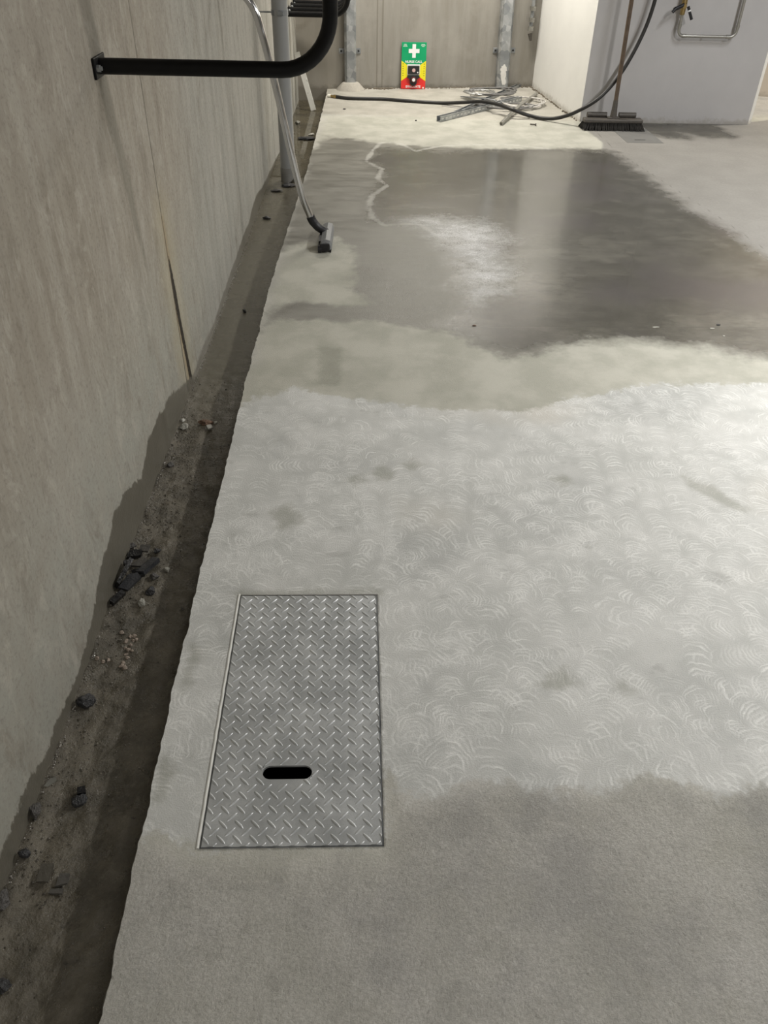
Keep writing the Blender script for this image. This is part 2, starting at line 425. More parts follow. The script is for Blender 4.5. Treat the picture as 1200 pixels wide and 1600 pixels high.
M = {}
M['floor'] = mat_floor(); M['wall'] = mat_wall(); M['mud'] = mat_mud(); M['plate'] = mat_plate()
M['back'] = simple('back_wall_concrete', (.36, .345, .305), .75, 0, .10, 2.2, .002, (.30, .285, .25))
M['ceiling'] = simple('ceiling_concrete', (.24, .235, .225), .9)
M['white'] = mat_paint('white_render', (.82, .815, .79))
M['grey'] = mat_paint('shaded_core_front', (.53, .515, .515))  # core front: its shade painted in as a greyer render
M['tan'] = mat_paint('buff_wall', (.56, .50, .42))
M['galv'] = mat_galv('galvanised_steel', .44)
M['galvd'] = mat_galv('dull_galvanised_steel', .34, .5)
M['black'] = simple('black_powder_coat', (.004, .004, .0045), .45, 0, .3, 40); M['black'].node_tree.nodes['Principled BSDF'].inputs['Specular IOR Level'].default_value = .25
M['chrome'] = simple('polished_steel', (.66, .66, .67), .15, 1, .05, 12)
M['press'] = simple('stainless_pipe', (.42, .41, .38), .38, .85, .05, 8)
M['pvc'] = simple('grey_pvc', (.33, .335, .335), .38, 0, .05, 6)
M['rubber'] = simple('black_rubber', (.012, .012, .015), .42)
M['hose'] = simple('black_hose', (.018, .017, .016), .45, 0, .2, 30)
M['grey_plastic'] = simple('grey_plastic', (.20, .205, .21), .5, 0, .1, 30)
M['brass'] = simple('brass', (.42, .31, .14), .35, 1, .1)
M['wood'] = simple('weathered_wood', (.10, .068, .045), .6, 0, .35, 25)
M['bristle'] = simple('dark_bristles', (.016, .014, .012), .85, 0, .4, 120, .003)
M['sock'] = simple('dirty_metal', (.09, .08, .07), .55, .2, .3, 60)
M['mortar'] = simple('mortar', (.40, .375, .33), .9, 0, .12, 20, .004)
M['dark'] = simple('dark_pit', (.02, .02, .02), .9)

# ================================================================== STRUCTURE
EDGE = [(-.455, -2.0), (-.462, -.2), (-.473, .539), (-.486, .977), (-.501, 1.54), (-.510, 2.2), (-.520, 2.715), (-.523, 3.178), (-.529, 3.702),
        (-.523, 4.233), (-.505, 5.1), (-.492, 5.745), (-.490, 7.0), (-.492, 8.0), (-.50, 8.8)]
EX = np.array([e[0] for e in EDGE]); EY = np.array([e[1] for e in EDGE])
def edge_x(y):
    x = np.interp(y, EY, EX)
    return x
PC = Vector((-.1708, 1.2453)); TH = math.radians(1.36)
HW, HL = .190, .3725
cT, sT = math.cos(TH), math.sin(TH)
def uv2w(u, v): return PC.x+u*cT-v*sT, PC.y+u*sT+v*cT

def build_floor():
    hu, hv = HW+.0035, HL+.0035
    u = np.concatenate([np.linspace(0, 1, 16)[:-1]-100, np.linspace(-hu, hu, 22), np.arange(hu+.016, 2.1, .016), np.arange(2.1, 3.9, .025), np.arange(4, 7.3, .15)])
    v = np.concatenate([np.arange(-3.0, -1.05, .06), np.arange(-1.05, -hv-.005, .0125), np.linspace(-hv, hv, 62), np.arange(hv+.0125, 2.6, .0125), np.arange(2.6, 8.2, .026)])
    nc, nr = len(u), len(v)
    U, V = np.meshgrid(u, v); Vc = np.clip(V, -.6, .6); X = PC.x+U*cT-Vc*sT; Y = PC.y+U*sT+V*cT
    for c in range(15):
        t = u[c]+100
        x1 = PC.x+(-hu)*cT-np.clip(v, -.6, .6)*sT; y1 = PC.y+(-hu)*sT+v*cT
        x0 = edge_x(y1)
        # ragged saw-cut / chipped lip
        rag = np.array([mn.noise((7.1, yy*9, 0))*.006+mn.noise((3.3, yy*45, 0))*.0035 for yy in y1])
        x0 = x0+rag
        X[:, c] = x0*(1-t)+x1*t; Y[:, c] = y1
    Z = np.zeros_like(X)
    P = np.stack([X.ravel(), Y.ravel()], 1)
    r0 = int(np.argmin(abs(v+hv))); r1 = int(np.argmin(abs(v-hv))); c0 = 15; c1 = 15+21
    me = gridmesh('floor', np.stack([X.ravel(), Y.ravel(), Z.ravel()], 1), nr, nc,
                  skip=lambda r, c: (r >= r0) & (r < r1) & (c >= c0) & (c < c1))
    wet = W([(588, 232), (578, 250), (597, 275), (592, 290), (578, 312), (576, 330), (586, 347), (625, 352), (655, 352), (680, 372), (698, 400), (708, 440), (716, 478), (690, 508),
             (745, 535), (800, 555), (900, 533), (1000, 530), (1100, 545), (1210, 562), (1290, 570), (1400, 520), (1300, 430), (1200, 402), (1165, 383), (1125, 352), (1080, 330), (1030, 290), (985, 258), (955, 236), (860, 233), (760, 236), (680, 238), (635, 234)])
    damp = W([(430, 400), (455, 385), (520, 372), (560, 400), (548, 450), (600, 505), (700, 520), (790, 560), (900, 540), (900, 240), (975, 240), (930, 232), (800, 234), (700, 230), (600, 224), (510, 212), (480, 240), (455, 330)])
    damp2 = W([(400, 520), (440, 500), (560, 505), (700, 500), (680, 470), (560, 478), (470, 470), (420, 480)])
    ground = W([(340, 650), (400, 622), (450, 606), (560, 622), (700, 640), (820, 640), (900, 618), (1010, 600), (1200, 598), (1500, 590), (1700, 1225), (1200, 1228), (1100, 1238), (1000, 1214), (930, 1242), (800, 1226), (700, 1240), (640, 1255), (600, 1200), (597, 1320), (314, 1325), (235, 1300), (180, 1300), (260, 900)])
    right = W([(905, 196), (940, 222), (940, 250), (1050, 345), (1180, 450), (1500, 640), (1800, 400), (1500, 150), (1180, 190)])
    nook = [(-.6, 7.42), (.2, 7.38), (.9, 7.3), (1.75, 7.36), (1.6, 9.2), (-.8, 9.2)]
    plain = W([(200, 1300), (300, 900), (360, 640), (420, 440), (460, 330), (500, 180), (900, 180), (1300, 180), (1800, 700), (1700, 1180), (620, 1180), (600, 1340), (300, 1345)])
    white_patch = W([(625, 345), (665, 338), (720, 340), (770, 350), (800, 372), (785, 395), (805, 430), (780, 462), (742, 470), (722, 440), (705, 405), (680, 378), (655, 358)])
    line = W([(860, 233), (800, 226), (745, 226), (690, 228), (650, 236), (625, 224), (597, 222), (583, 234), (572, 252), (597, 264), (590, 278), (605, 290), (582, 305), (576, 322), (582, 340), (600, 352), (635, 350), (655, 350), (690, 372)])
    spots = [W(p) for p in ([(540, 748), (556, 742), (572, 750), (556, 760)], [(583, 738), (598, 728), (614, 742), (598, 752)], [(628, 724), (644, 716), (660, 726), (642, 734)],
             [(862, 748), (878, 743), (898, 750), (882, 759)], [(1068, 745), (1110, 757), (1170, 795), (1168, 804), (1120, 785), (1075, 762)],
             [(845, 1070), (880, 1040), (905, 1068), (870, 1078)], [(962, 1072), (980, 1064), (990, 1078), (970, 1084)],
             [(282, 1060), (300, 1005), (318, 1020), (300, 1062), (280, 1085)], [(240, 1250), (255, 1180), (268, 1200), (250, 1255)], [(420, 800), (452, 785), (470, 815), (440, 830)],
             [(1210, 300), (1215, 300), (1215, 304)], [(500, 540), (535, 545), (530, 605), (497, 600)], [(375, 925), (440, 924), (600, 920), (600, 928), (440, 931), (375, 934)])]
    setattrf(me, 'wet', clipmax(sdf(P, wet), sdf(P, W([(985, 193), (1060, 194), (1110, 196), (1150, 214), (1110, 214), (1060, 206), (1075, 217), (1030, 213), (1000, 206)]))+.03)); setattrf(me, 'damp', clipmax(sdf(P, damp), sdf(P, damp2)))
    setattrf(me, 'ground', sdf(P, ground)); setattrf(me, 'right', sdf(P, right)); setattrf(me, 'nook', sdf(P, nook))
    setattrf(me, 'plain', sdf(P, plain)); setattrf(me, 'white_patch', sdf(P, white_patch)); setattrf(me, 'line', sdf(P, line, False))
    setattrf(me, 'film', sdf(P, W([(590, 228), (960, 228), (960, 300), (900, 480), (690, 480), (640, 360), (590, 300)]))+.05); setattrf(me, 'spots', clipmax(*[sdf(P, s) for s in spots]))
    j1 = sdf(P, W([(690, 505), (900, 510), (1200, 512), (1500, 514)]), False); j2 = sdf(P, W([(925, 200), (965, 238), (1120, 337), (1200, 393), (1400, 540)]), False)
    setattrf(me, 'joint', np.minimum(j1, j2))
    pl = [uv2w(-hu, -hv), uv2w(hu, -hv), uv2w(hu, hv), uv2w(-hu, hv)]
    setattrf(me, 'lip', abs(sdf(P, pl)))
    o = link('floor', me, M['floor']); tag(o, kind='structure')
    # slab edge face down into the trench, and the formed sides of the pit under the cover
    n = nr; top = np.stack([X[:, 0], Y[:, 0], Z[:, 0]], 1)
    V2 = []
    for k, (dx, dz) in enumerate([(0, 0), (-.002, -.004), (0, -.03), (.004, -.07), (.002, -.14)]):
        for i in range(n):
            t = top[i]; V2.append((t[0]+dx+(mn.noise((t[1]*30, k*3, 1))*.004 if k else 0), t[1], dz))
    me2 = gridmesh('trim_1', np.array(V2), 5, n); o2 = link('trim_1', me2, M['floorside']); tag(o2, kind='structure')
    bm = bmesh.new()
    z1 = -.30; c = [uv2w(-hu, -hv), uv2w(hu, -hv), uv2w(hu, hv), uv2w(-hu, hv)]
    a = [bm.verts.new((x, y, 0)) for x, y in c]; d = [bm.verts.new((x, y, z1)) for x, y in c]
    for k in range(4): bm.faces.new((a[k], a[(k+1) % 4], d[(k+1) % 4], d[k]))
    bm.faces.new(d)
    tag(bmobj('trim_2', bm, M['dark']), kind='structure')
M['floorside'] = simple('slab_edge_concrete', (.20, .19, .165), .8, 0, .2, 12, .003)
build_floor()

# ---- trench bottom
def trench_z(x, y):
    s = min(1, max(0, (3.4-y)/1.4))            # rough near the camera, silty and flat further off
    z = -.1+mn.noise((x*9, y*9, 3))*.006*(.3+.7*s)
    z += (mn.noise((x*26, y*26, 5))*.008+abs(mn.noise((x*60, y*60, 8)))*.007)*s
    z += max(0, .05-(x+.77))/.05*.012*s
    z += max(0, 1-abs(y-1.8)/.5)*.010*(mn.noise((x*14, y*14, 9))+.6)
    z += max(0, 1-abs(y-2.3)/.4)*.006*(mn.noise((x*20, y*20, 19))+.5)
    return z
def build_trench():
    ys = np.concatenate([np.arange(-2, .3, .05), np.arange(.3, 3.4, .0075), np.arange(3.4, 8.7, .03)]); xs = np.linspace(-.79, -.44, 46)
    V = []; sm = []
    for y in ys:
        for x in xs:
            V.append((x, y, trench_z(x, y))); sm.append(min(1, max(0, (y-2.5)/.6)))
    me = gridmesh('trench_floor', np.array(V), len(ys), len(xs)); setattrf(me, 'smooth', sm)
    tag(link('floor_trench', me, M['mud']), kind='structure')
build_trench()
# standing water in the far half of the trench
b = NB('trench_water')
gl = b.n('ShaderNodeBsdfGlossy'); gl.inputs['Roughness'].default_value = .03; gl.inputs['Color'].default_value = (1, 1, 1, 1)
tr = b.n('ShaderNodeBsdfTransparent'); tr.inputs['Color'].default_value = (.86, .84, .78, 1)
fr = b.n('ShaderNodeFresnel'); fr.inputs['IOR'].default_value = 1.33
nm = b.bump(b.noise(b.pos(), 6, 3), .002, .25); b.l(nm, gl.inputs['Normal']); b.l(nm, fr.inputs['Normal'])
mx = b.n('ShaderNodeMixShader'); b.l(fr.outputs[0], mx.inputs[0]); b.l(tr.outputs[0], mx.inputs[1]); b.l(gl.outputs[0], mx.inputs[2]); b.l(mx.outputs[0], b.out.inputs['Surface'])
bm = bmesh.new()
vs = [bm.verts.new(p) for p in [(-.768, 5.95, -.0945), (-.50, 5.95, -.0945), (-.50, 8.42, -.0945), (-.768, 8.42, -.0945)]]; bm.faces.new(vs)
o = bmobj('standing_water', bm, b.m); tag(o, 'shallow clear water standing in the far end of the wall trench', 'water', kind='stuff')

# ---- left wall
def build_wall():
    ys = np.concatenate([np.arange(-2.5, .5, .1), np.arange(.5, 3.6, .015), np.arange(3.6, 8.6, .03)])
    zs = np.concatenate([np.arange(-.16, .35, .01), np.arange(.35, 1.7, .03), np.arange(1.7, 3.0, .15)])
    Yg, Zg = np.meshgrid(ys, zs, indexing='ij')
    Xg = np.full_like(Yg, -.77)
    for i, y in enumerate(ys):          # panel joint and shallow board marks
        d = 0
        for yj, wd, dp in ((2.89, .012, .004), (4.55, .02, .005), (6.3, .02, .004)):
            d -= dp*math.exp(-((y-yj)/wd)**2)
        d += .0025*math.exp(-((y-2.50)/.03)**2) * 1.6
        Xg[i, :] += d
    P = np.stack([Yg.ravel(), Zg.ravel()], 1)
    me = gridmesh('wall_left', np.stack([Xg.ravel(), Yg.ravel(), Zg.ravel()], 1), len(ys), len(zs))
    up = [(0, 1335), (5, 1325), (29, 1263), (45, 1210), (69, 1187), (77, 1160), (94, 1112), (120, 1057), (127, 1035), (134, 1005), (148, 940), (156, 890), (168, 850), (178, 800), (196, 765), (221, 745), (232, 685), (250, 645), (266, 618), (286, 602), (300, 590), (318, 540),
          (336, 500), (350, 455), (368, 405), (380, 368), (388, 350), (398, 310), (412, 288), (424, 262), (440, 232), (452, 200), (462, 182)]
    q = np.array([PX(-.77, *p)[1:] for p in up]); q = q[np.argsort(q[:, 0])]
    ez = np.interp(P[:, 0], q[:, 0], q[:, 1])
    setattrf(me, 'wet', ez-P[:, 1])
    # crack with a wet opening near the foot of the joint
    setattrf(me, 'crack', sdf(P, [(2.885, .62), (2.89, .3), (2.93, -.1)], False))
    cw = np.interp(P[:, 1], [-.1, .0, .2, .35, .5, .54], [.024, .022, .018, .018, .007, 0]); cx = np.interp(P[:, 1], [-.1, .2, .5, 1], [2.955, 2.915, 2.892, 2.89])
    setattrf(me, 'crackw', np.where(P[:, 1] < .56, cw-abs(P[:, 0]-cx), -.05))
    jy = np.interp(P[:, 1], [0, 3], [2.885, 2.893])
    jd = np.abs(P[:, 0]-jy)
    for yj in (4.55, 5.35, 6.3, 6.75, 7.35, 8.0): jd = np.minimum(jd, np.abs(P[:, 0]-yj)+.001)
    setattrf(me, 'joint', jd)
    vy = np.interp(P[:, 1], [.3, .7, 1.33, 2], [2.66, 2.565, 2.44, 2.4])
    setattrf(me, 'vstain', np.abs(P[:, 0]-vy)-.012+np.clip(.85-P[:, 1], 0, .4)*.12)
    tag(link('wall_left', me, M['wall']), kind='structure')
build_wall()

# ---- other walls, ceiling
def quadwall(name, p0, p1, z0, z1, mat, t=.15):
    p0 = Vector((*p0, 0)); p1 = Vector((*p1, 0)); d = (p1-p0).normalized(); n = Vector((-d.y, d.x, 0))*t
    bm = bmesh.new(); prism(bm, [p0+Vector((0, 0, z0)), p1+Vector((0, 0, z0)), p1+n+Vector((0, 0, z0)), p0+n+Vector((0, 0, z0))], (0, 0, z1-z0))
    return tag(bmobj(name, bm, mat), kind='structure')
def backy(x): return 8.53+.15*(x-.2)
def mat_backwall():
    b = NB('back_wall_precast'); P = b.pos()
    st = b.noise(b.map(P, (6, 6, .8)), 1.5, 6, .62); cl = b.noise(P, 2.4, 6, .65); fine = b.noise(P, 70, 4, .65)
    c = b.mix(b.rng(st, .3, .7), (.25, .235, .205), (.32, .305, .275))
    c = b.mix(b.mul(b.rng(cl, .5, .68), .5), c, (.37, .35, .315))
    x, y, z = b.sep(P)
    c = b.mix(b.mul(b.rng(x, -.42, -.30, 1, 0), .55), c, b.mix(st, (.19, .17, .135), (.27, .245, .20)))  # shade left of the left post, painted into the wall colour
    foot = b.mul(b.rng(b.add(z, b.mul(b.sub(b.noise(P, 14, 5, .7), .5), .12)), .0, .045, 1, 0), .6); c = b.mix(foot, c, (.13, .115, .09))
    jt = b.M('MINIMUM', b.M('ABSOLUTE', b.sub(x, -.03)), b.M('ABSOLUTE', b.sub(x, .02)))
    c = b.mix(b.mul(b.rng(jt, .003, .009, 1, 0), .5), c, (.14, .12, .09))
    return b.fin(c, .72, 0, b.bump(b.add(cl, b.mul(fine, .3)), .003, .5), Specular_IOR_Level=.3)
M['backwall'] = mat_backwall()
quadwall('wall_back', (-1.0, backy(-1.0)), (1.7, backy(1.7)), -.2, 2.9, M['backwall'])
quadwall('wall_far_right', (2.9, 8.75), (7.2, 7.35), -.05, 2.9, M['tan'])
quadwall('wall_right', (7.1, 8.2), (7.1, -2.5), -.05, 2.9, M['back'])
quadwall('wall_rear', (7.2, -3.0), (-1.0, -3.0), -.2, 2.9, M['back'])
bm = bmesh.new(); box(bm, (3.05, 2.95, 2.98), (8.5, 12.2, .15)); tag(bmobj('ceiling', bm, M['ceiling']), kind='structure')

# ---- rendered service core (white left face, front greyed for its shade, chamfered right corner)
def build_core():
    pts = [(1.692, 7.33), (3.125, 7.34), (3.165, 7.38), (3.165, 8.9), (1.47, 8.9)]
    bm = bmesh.new(); prism(bm, [Vector((x, y, -.02)) for x, y in pts], (0, 0, 2.93))
    me = bpy.data.meshes.new('wall_core'); bmesh.ops.recalc_face_normals(bm, faces=bm.faces[:]); bm.to_mesh(me); bm.free()
    o = link('wall_core', me); me.materials.append(M['grey']); me.materials.append(M['white'])
    for p in me.polygons:
        c, n = p.center, p.normal
        p.material_index = 1 if (n.x < -.5 or (n.x > .3 and n.y < -.3)) else 0
    tag(o, kind='structure')
build_core()

# ================================================================== ACCESS COVER
def build_cover():
    r = root('access_cover', (PC.x, PC.y, 0), 'galvanised steel tread plate access cover set in the slab beside the trench', 'access cover', rz=TH)
    t = .006; su, sv = .0385, .0095      # slot half straight length, half height
    scu, scv = -.022, -.196
    bm = bmesh.new()
    out = [bm.verts.new(p) for p in [(-HW, -HL, 0), (HW, -HL, 0), (HW, HL, 0), (-HW, HL, 0)]]
    sl = []
    rr = .0175
    for k in range(13): a = -math.pi/2+math.pi*k/12; sl.append((scu+su+math.cos(a)*rr, scv+math.sin(a)*rr))
    for k in range(13): a = math.pi/2+math.pi*k/12; sl.append((scu-su+math.cos(a)*rr, scv+math.sin(a)*rr))
    ins = [bm.verts.new((x, y, 0)) for x, y in sl]
    es = [bm.edges.new((out[k], out[(k+1) % 4])) for k in range(4)]+[bm.edges.new((ins[k], ins[(k+1) % len(ins)])) for k in range(len(ins))]
    bmesh.ops.triangle_fill(bm, edges=es, use_beauty=True, use_dissolve=False)
    g = bmesh.ops.extrude_face_region(bm, geom=bm.faces[:])
    bmesh.ops.translate(bm, vec=(0, 0, -t), verts=[v for v in g['geom'] if isinstance(v, bmesh.types.BMVert)])
    bmesh.ops.translate(bm, vec=(0, 0, .0005), verts=bm.verts[:])
    bmobj('plate', bm, M['plate'], r)
    # raised tread lozenges
    bm = bmesh.new(); p = .0345; Ls, Ws, H = .0150, .0036, .0022
    for i in range(-8, 9):
        for j in range(-13, 14):
            for k in (0, 1):
                cx = (i+.5*k)*p+.004; cy = (j+.5*k)*p+.006
                if abs(cx) > HW+.006 or abs(cy) > HL+.006: continue
                a = math.radians(45 if k == 0 else -45)
                dx = cx-scu; dx = max(0, abs(dx)-su)
                if math.hypot(dx, cy-scv) < rr+.005: continue
                ca, sa = math.cos(a), math.sin(a); rows = []
                for q in range(9):
                    s = -1+2*q/8; wv = Ws*(1-s*s)**.6+.0001; hh = H*(1-s**4)
                    row = []
                    for f, hz in ((-1, 0), (-.55, .72), (0, 1), (.55, .72), (1, 0)):
                        lx, ly = s*Ls, f*wv
                        x = cx+lx*ca-ly*sa; y = cy+lx*sa+ly*ca
                        ddx = max(0, abs(x-scu)-su); dd = math.hypot(ddx, y-scv)
                        z = hz*hh
                        if dd < rr+.001: z = 0
                        x = min(HW-.0005, max(-HW+.0005, x)); y = min(HL-.0005, max(-HL+.0005, y))
                        if dd < rr+.001:
                            y = scv+(rr+.001)*(1 if y > scv else -1)
                        row.append(bm.verts.new((x, y, .0005+z)))
                    rows.append(row)
                for A, B in zip(rows, rows[1:]):
                    for c in range(4):
                        try: bm.faces.new((A[c], B[c], B[c+1], A[c+1]))
                        except Exception: pass
    bmesh.ops.dissolve_degenerate(bm, dist=1e-6, edges=bm.edges[:])
    o = bmobj('raised_tread', bm, M['plate'], r, True)
    # steel angle frame just below, seen through the gap
    bm = bmesh.new(); g = .0028
    for (cx, cy, sx, sy) in ((-HW-g+.001, 0, .0014, 2*HL+.008), (0, HL+g-.001, 2*HW+.008, .0014), (HW+g-.001, 0, .0014, 2*HL+.008), (0, -HL-g+.001, 2*HW+.008, .0014)):
        box(bm, (cx, cy, -.012), (sx, sy, .022))
    bmobj('frame', bm, M['galvd'], r)
build_cover()
# pale cement fillet along the left side of the cover
bm = bmesh.new(); pts = []
for k in range(60):
    v = -HL-.003+(2*HL+.01)*k/59; x, y = uv2w(-HW-.0075+mn.noise((v*30, 0, 0))*.0012, v); pts.append(Vector((x, y, .0002)))
tube(bm, pts, .0032, 8)
tag(bmobj('cement_fillet', bm, simple('white_cement', (.72, .72, .68), .8)), 'thin white cement fillet along the left edge of the tread plate cover', 'fillet')

# second cover by the broom, flush painted
def build_hatch():
    c = [G(980, 223.5), G(1037, 223.5)]
    r = root('floor_hatch', (2.055, 6.85, 0), 'flat grey floor hatch partly under the broom head', 'floor hatch')
    a = Vector((1.938-2.055, 6.665-6.85)); d = Vector((2.225-2.055, 6.67-6.85)); u = Vector((-.03, .5))
    bm = bmesh.new(); prism(bm, [(a.x, a.y, -.004), (d.x, d.y, -.004), (d.x+u.x, d.y+u.y, -.004), (a.x+u.x, a.y+u.y, -.004)], (0, 0, .0055))
    bmobj('hatch_panel', bm, simple('hatch_grey', (.17, .168, .16), .6, 0, .08, 12), r)
    bm = bmesh.new(); box(bm, (.005, -.098, .0016), (.085, .012, .001)); bmobj('finger_slot', bm, M['dark'], r)
build_hatch()

# ================================================================== BIKE HOOPS ON THE WALL
def hoop_parts(X=.637, Z=.78, rad=.135):
    r = root('bike_hoop', (0, 0, 0), '', 'bike rack')
    bm = bmesh.new()
    path = fillet([(.010, 0, 0), (X, 0, 0), (X, 0, Z), (.010, 0, Z)], rad, 10)
    tube(bm, path, .0205, 24); autosm(bmobj('hoop_tube', bm, M['black'], r))
    for z in (0, .78):
        bm = bmesh.new(); box(bm, (.004, 0, z), (.008, .10, .052), bev=.002); p = bmobj('wall_plate', bm, M['black'], r)
        for s in (-1, 1):
            bm = bmesh.new(); tube(bm, [(.007, s*.036, z), (.017, s*.036, z)], .0095, 6); tube(bm, [(.014, s*.036, z), (.022, s*.036, z)], .0055, 12)
            bmobj('bolt', bm, M['galv'], p)
    return r
def children(o): return [c for c in bpy.data.objects if c.parent == o]
def copy_tree(o, parent=None):
    c = o.copy(); COL.objects.link(c)
    if parent: c.parent = parent
    for ch in children(o): copy_tree(ch, c)
    return c
hoop = hoop_parts(); hoop.location = (-.77, 2.462, 1.177); hoop['label'] = 'black tubular bike hoop bolted to the left wall, nearest and largest'
hoop2 = hoop_parts(.505, .78, .12); hoop2['label'] = 'x'; first = True
for y, lab in ((7.55, 'black bike hoop in the far cluster, nearest the drainpipe'), (7.80, 'black bike hoop second from the drainpipe in the far cluster'),
               (8.05, 'black bike hoop second from the back wall in the far cluster'), (8.28, 'black bike hoop in the far cluster, closest to the back wall')):
    c = hoop2 if first else copy_tree(hoop2); first = False; c.location = (-.77, y, .705); c['label'] = lab; c['group'] = 'bike hoops clustered near the back wall'

# ================================================================== DRAINPIPE
def build_drain():
    r = root('drainpipe', (-.632, 5.85, -.1), 'grey plastic drainpipe standing in the trench by the left wall', 'pipe')
    bm = bmesh.new(); tube(bm, [(0, 0, 0), (0, 0, .08), (0, 0, 2.98)], .0505, 40, caps=True); autosm(bmobj('pipe', bm, M['pvc'], r))
    bm = bmesh.new(); tube(bm, [(0, 0, .0), (0, 0, .085), (0, 0, .095)], [.053, .053, .051], 40); autosm(bmobj('bottom_collar', bm, simple('stained_pvc', (.24, .235, .22), .5, 0, .15, 12), r))
    bm = bmesh.new(); tube(bm, [(0, 0, 1.0), (0, 0, 1.03)], .0530, 40)
    cl = autosm(bmobj('pipe_clamp', bm, M['galvd'], r))
    bm = bmesh.new()
    tube(bm, [(-.135, 0, 1.015), (-.052, 0, 1.015)], .005, 10); tube(bm, [(-.137, 0, 1.015), (-.132, 0, 1.015)], .018, 16)
    bmobj('wall_stud', bm, M['galvd'], cl)
    bm = bmesh.new(); box(bm, (.012, -.058, 1.015), (.035, .012, .022)); tube(bm, [(.02, -.05, 1.015), (.02, -.072, 1.015)], .006, 6); bmobj('clamp_bolt', bm, M['galv'], cl)
build_drain()

# ================================================================== WET-VAC WAND
def build_wand():
    y0 = 4.40
    r = root('vacuum_wand', (-.27, y0, 0), 'polished steel wet vacuum wand with floor nozzle leaning on the left wall', 'vacuum wand')
    L = (-.27, y0, 0)
    def q(px, py, y=y0): p = PY(y, px, py); return (p[0], p[1], p[2])
    tp = [q(487, 343), q(474, 312), q(466, 285), q(455, 240), q(432, 140), q(417, 80), q(408, 48)]
    e = Vector(tp[-1])
    tp += [e+Vector((-.022, 0, .075)), e+Vector((-.062, 0, .135)), e+Vector((-.125, 0, .175)), e+Vector((-.175, 0, .20))]
    bm = bmesh.new(); tube(bm, rel(catmull(tp, 6), L), .0185, 24, hollow=.9); autosm(bmobj('wand_tube', bm, M['chrome'], r), 60)
    cp = [q(485, 338), q(489, 346), q(497, 355), q(507, 361), q(511, 364)]
    bm = bmesh.new(); pp = rel(catmull(cp, 5), L); n = len(pp)
    tube(bm, pp, [.0235 if k < n*.3 else .022 for k in range(n)], 24); autosm(bmobj('rubber_elbow', bm, M['rubber'], r), 60)
    # nozzle: long shallow head pointing at the camera
    h = bmesh.new()
    prof = [(-.035, .012), (-.042, .03), (-.03, .062), (.0, .074), (.028, .066), (.038, .04), (.036, .012)]
    y_a, y_b = 4.235-y0, 4.53-y0
    rings = []
    for t in (0, .04, .3, .5, .7, .96, 1):
        yy = y_a+(y_b-y_a)*t; f = .8 if t in (0, 1) else 1
        hump = 1+.12*math.exp(-((t-.6)/.12)**2)
        rings.append([h.verts.new((x*f*.85-.008, yy, .008+z*.82*f*(hump if z > .03 else 1))) for x, z in prof])
    for A, B in zip(rings, rings[1:]):
        for k in range(len(prof)): h.faces.new((A[k], A[(k+1) % len(prof)], B[(k+1) % len(prof)], B[k]))
    h.faces.new(rings[0]); h.faces.new(rings[-1])
    nz = autosm(bmobj('nozzle_head', h, M['grey_plastic'], r), 35)
    h = bmesh.new()
    for x in (-.036, .018): box(h, (x, (y_a+y_b)/2, .010), (.005, y_b-y_a-.01, .022))
    bmobj('squeegee_strip', h, M['rubber'], nz)
    for yy in (y_a+.004, y_b-.004):
        h = bmesh.new(); tube(h, [(-.050, yy, .020), (-.030, yy, .020)], .020, 20); autosm(bmobj('nozzle_wheel', h, M['rubber'], nz))
    h = bmesh.new(); box(h, (-.040, (y_a+y_b)/2, .040), (.014, y_b-y_a-.05, .03)); bmobj('side_rail', h, M['rubber'], nz)
    h = bmesh.new(); box(h, (-.012, y_a-.006, .03), (.05, .006, .04), bev=.002); bmobj('end_cap', h, M['rubber'], nz)
build_wand()

# ================================================================== LEANING STRIP in the trench
def build_strip():
    a = Vector((-.600, 7.98, -.095)); bq = Vector((-.742, 8.12, .345)); d = (bq-a)
    r = root('metal_strip', tuple(a), 'short bright steel channel leaning against the wall in the far end of the trench', 'steel channel')
    z = d.normalized(); x = Vector((0, 1, 0)).cross(z).normalized(); y = z.cross(x)
    bm = bmesh.new()
    wv, hv, t = .018, .014, .003
    prof = [(-wv, -hv), (wv, -hv), (wv, hv), (wv-t, hv), (wv-t, -hv+t), (-wv+t, -hv+t), (-wv+t, hv), (-wv, hv)]
    prism(bm, [x*p*1.25+y*q for p, q in prof], d)
    bmobj('channel', bm, simple('bright_zinc', (.72, .71, .67), .35, .3, .05), r)
    bm = bmesh.new(); c = z*(d.length-.004); box(bm, c, (.03, .022, .006), rot=None); bmobj('end_tab', bm, M['galv'], r)
build_strip()

# ================================================================== POSTS ON BACK WALL
def cover_post(name, xc, wd, dep, label, paint=False, mound=False, lean=0):
    yb = backy(xc)
    r = root(name, (xc, yb, 0), label, 'steel post', rz=math.atan(.15))
    bm = bmesh.new(); h = wd/2; t = .004; k = .018
    prof = [(-h, 0), (-h, -dep+k), (-h+k, -dep), (h-k, -dep), (h, -dep+k), (h, 0), (h-t, 0), (h-t, -dep+k+t*.4), (h-k-t*.4, -dep+t), (-h+k+t*.4, -dep+t), (-h+t, -dep+k+t*.4), (-h+t, 0)]
    prism(bm, [Vector((x, y, .008)) for x, y in prof], (lean, 0, 2.4)); bmobj('channel_cover', bm, M['galv'], r)
    for s in (-1, 1):
        bm = bmesh.new(); box(bm, (s*(h+.022), -.004, .315), (.055, .005, .045), bev=.0015)
        e = bmobj('fixing_ear', bm, M['galvd'], r)
        bm = bmesh.new(); tube(bm, [(s*(h+.028), -.006, .315), (s*(h+.028), -.016, .315)], .009, 6); bmobj('anchor_bolt', bm, M['dark'], e)
    return r
pL = cover_post('wall_post', -.283, .105, .07, 'galvanised steel cover post on the back wall nearest the left corner, mortared at its foot')
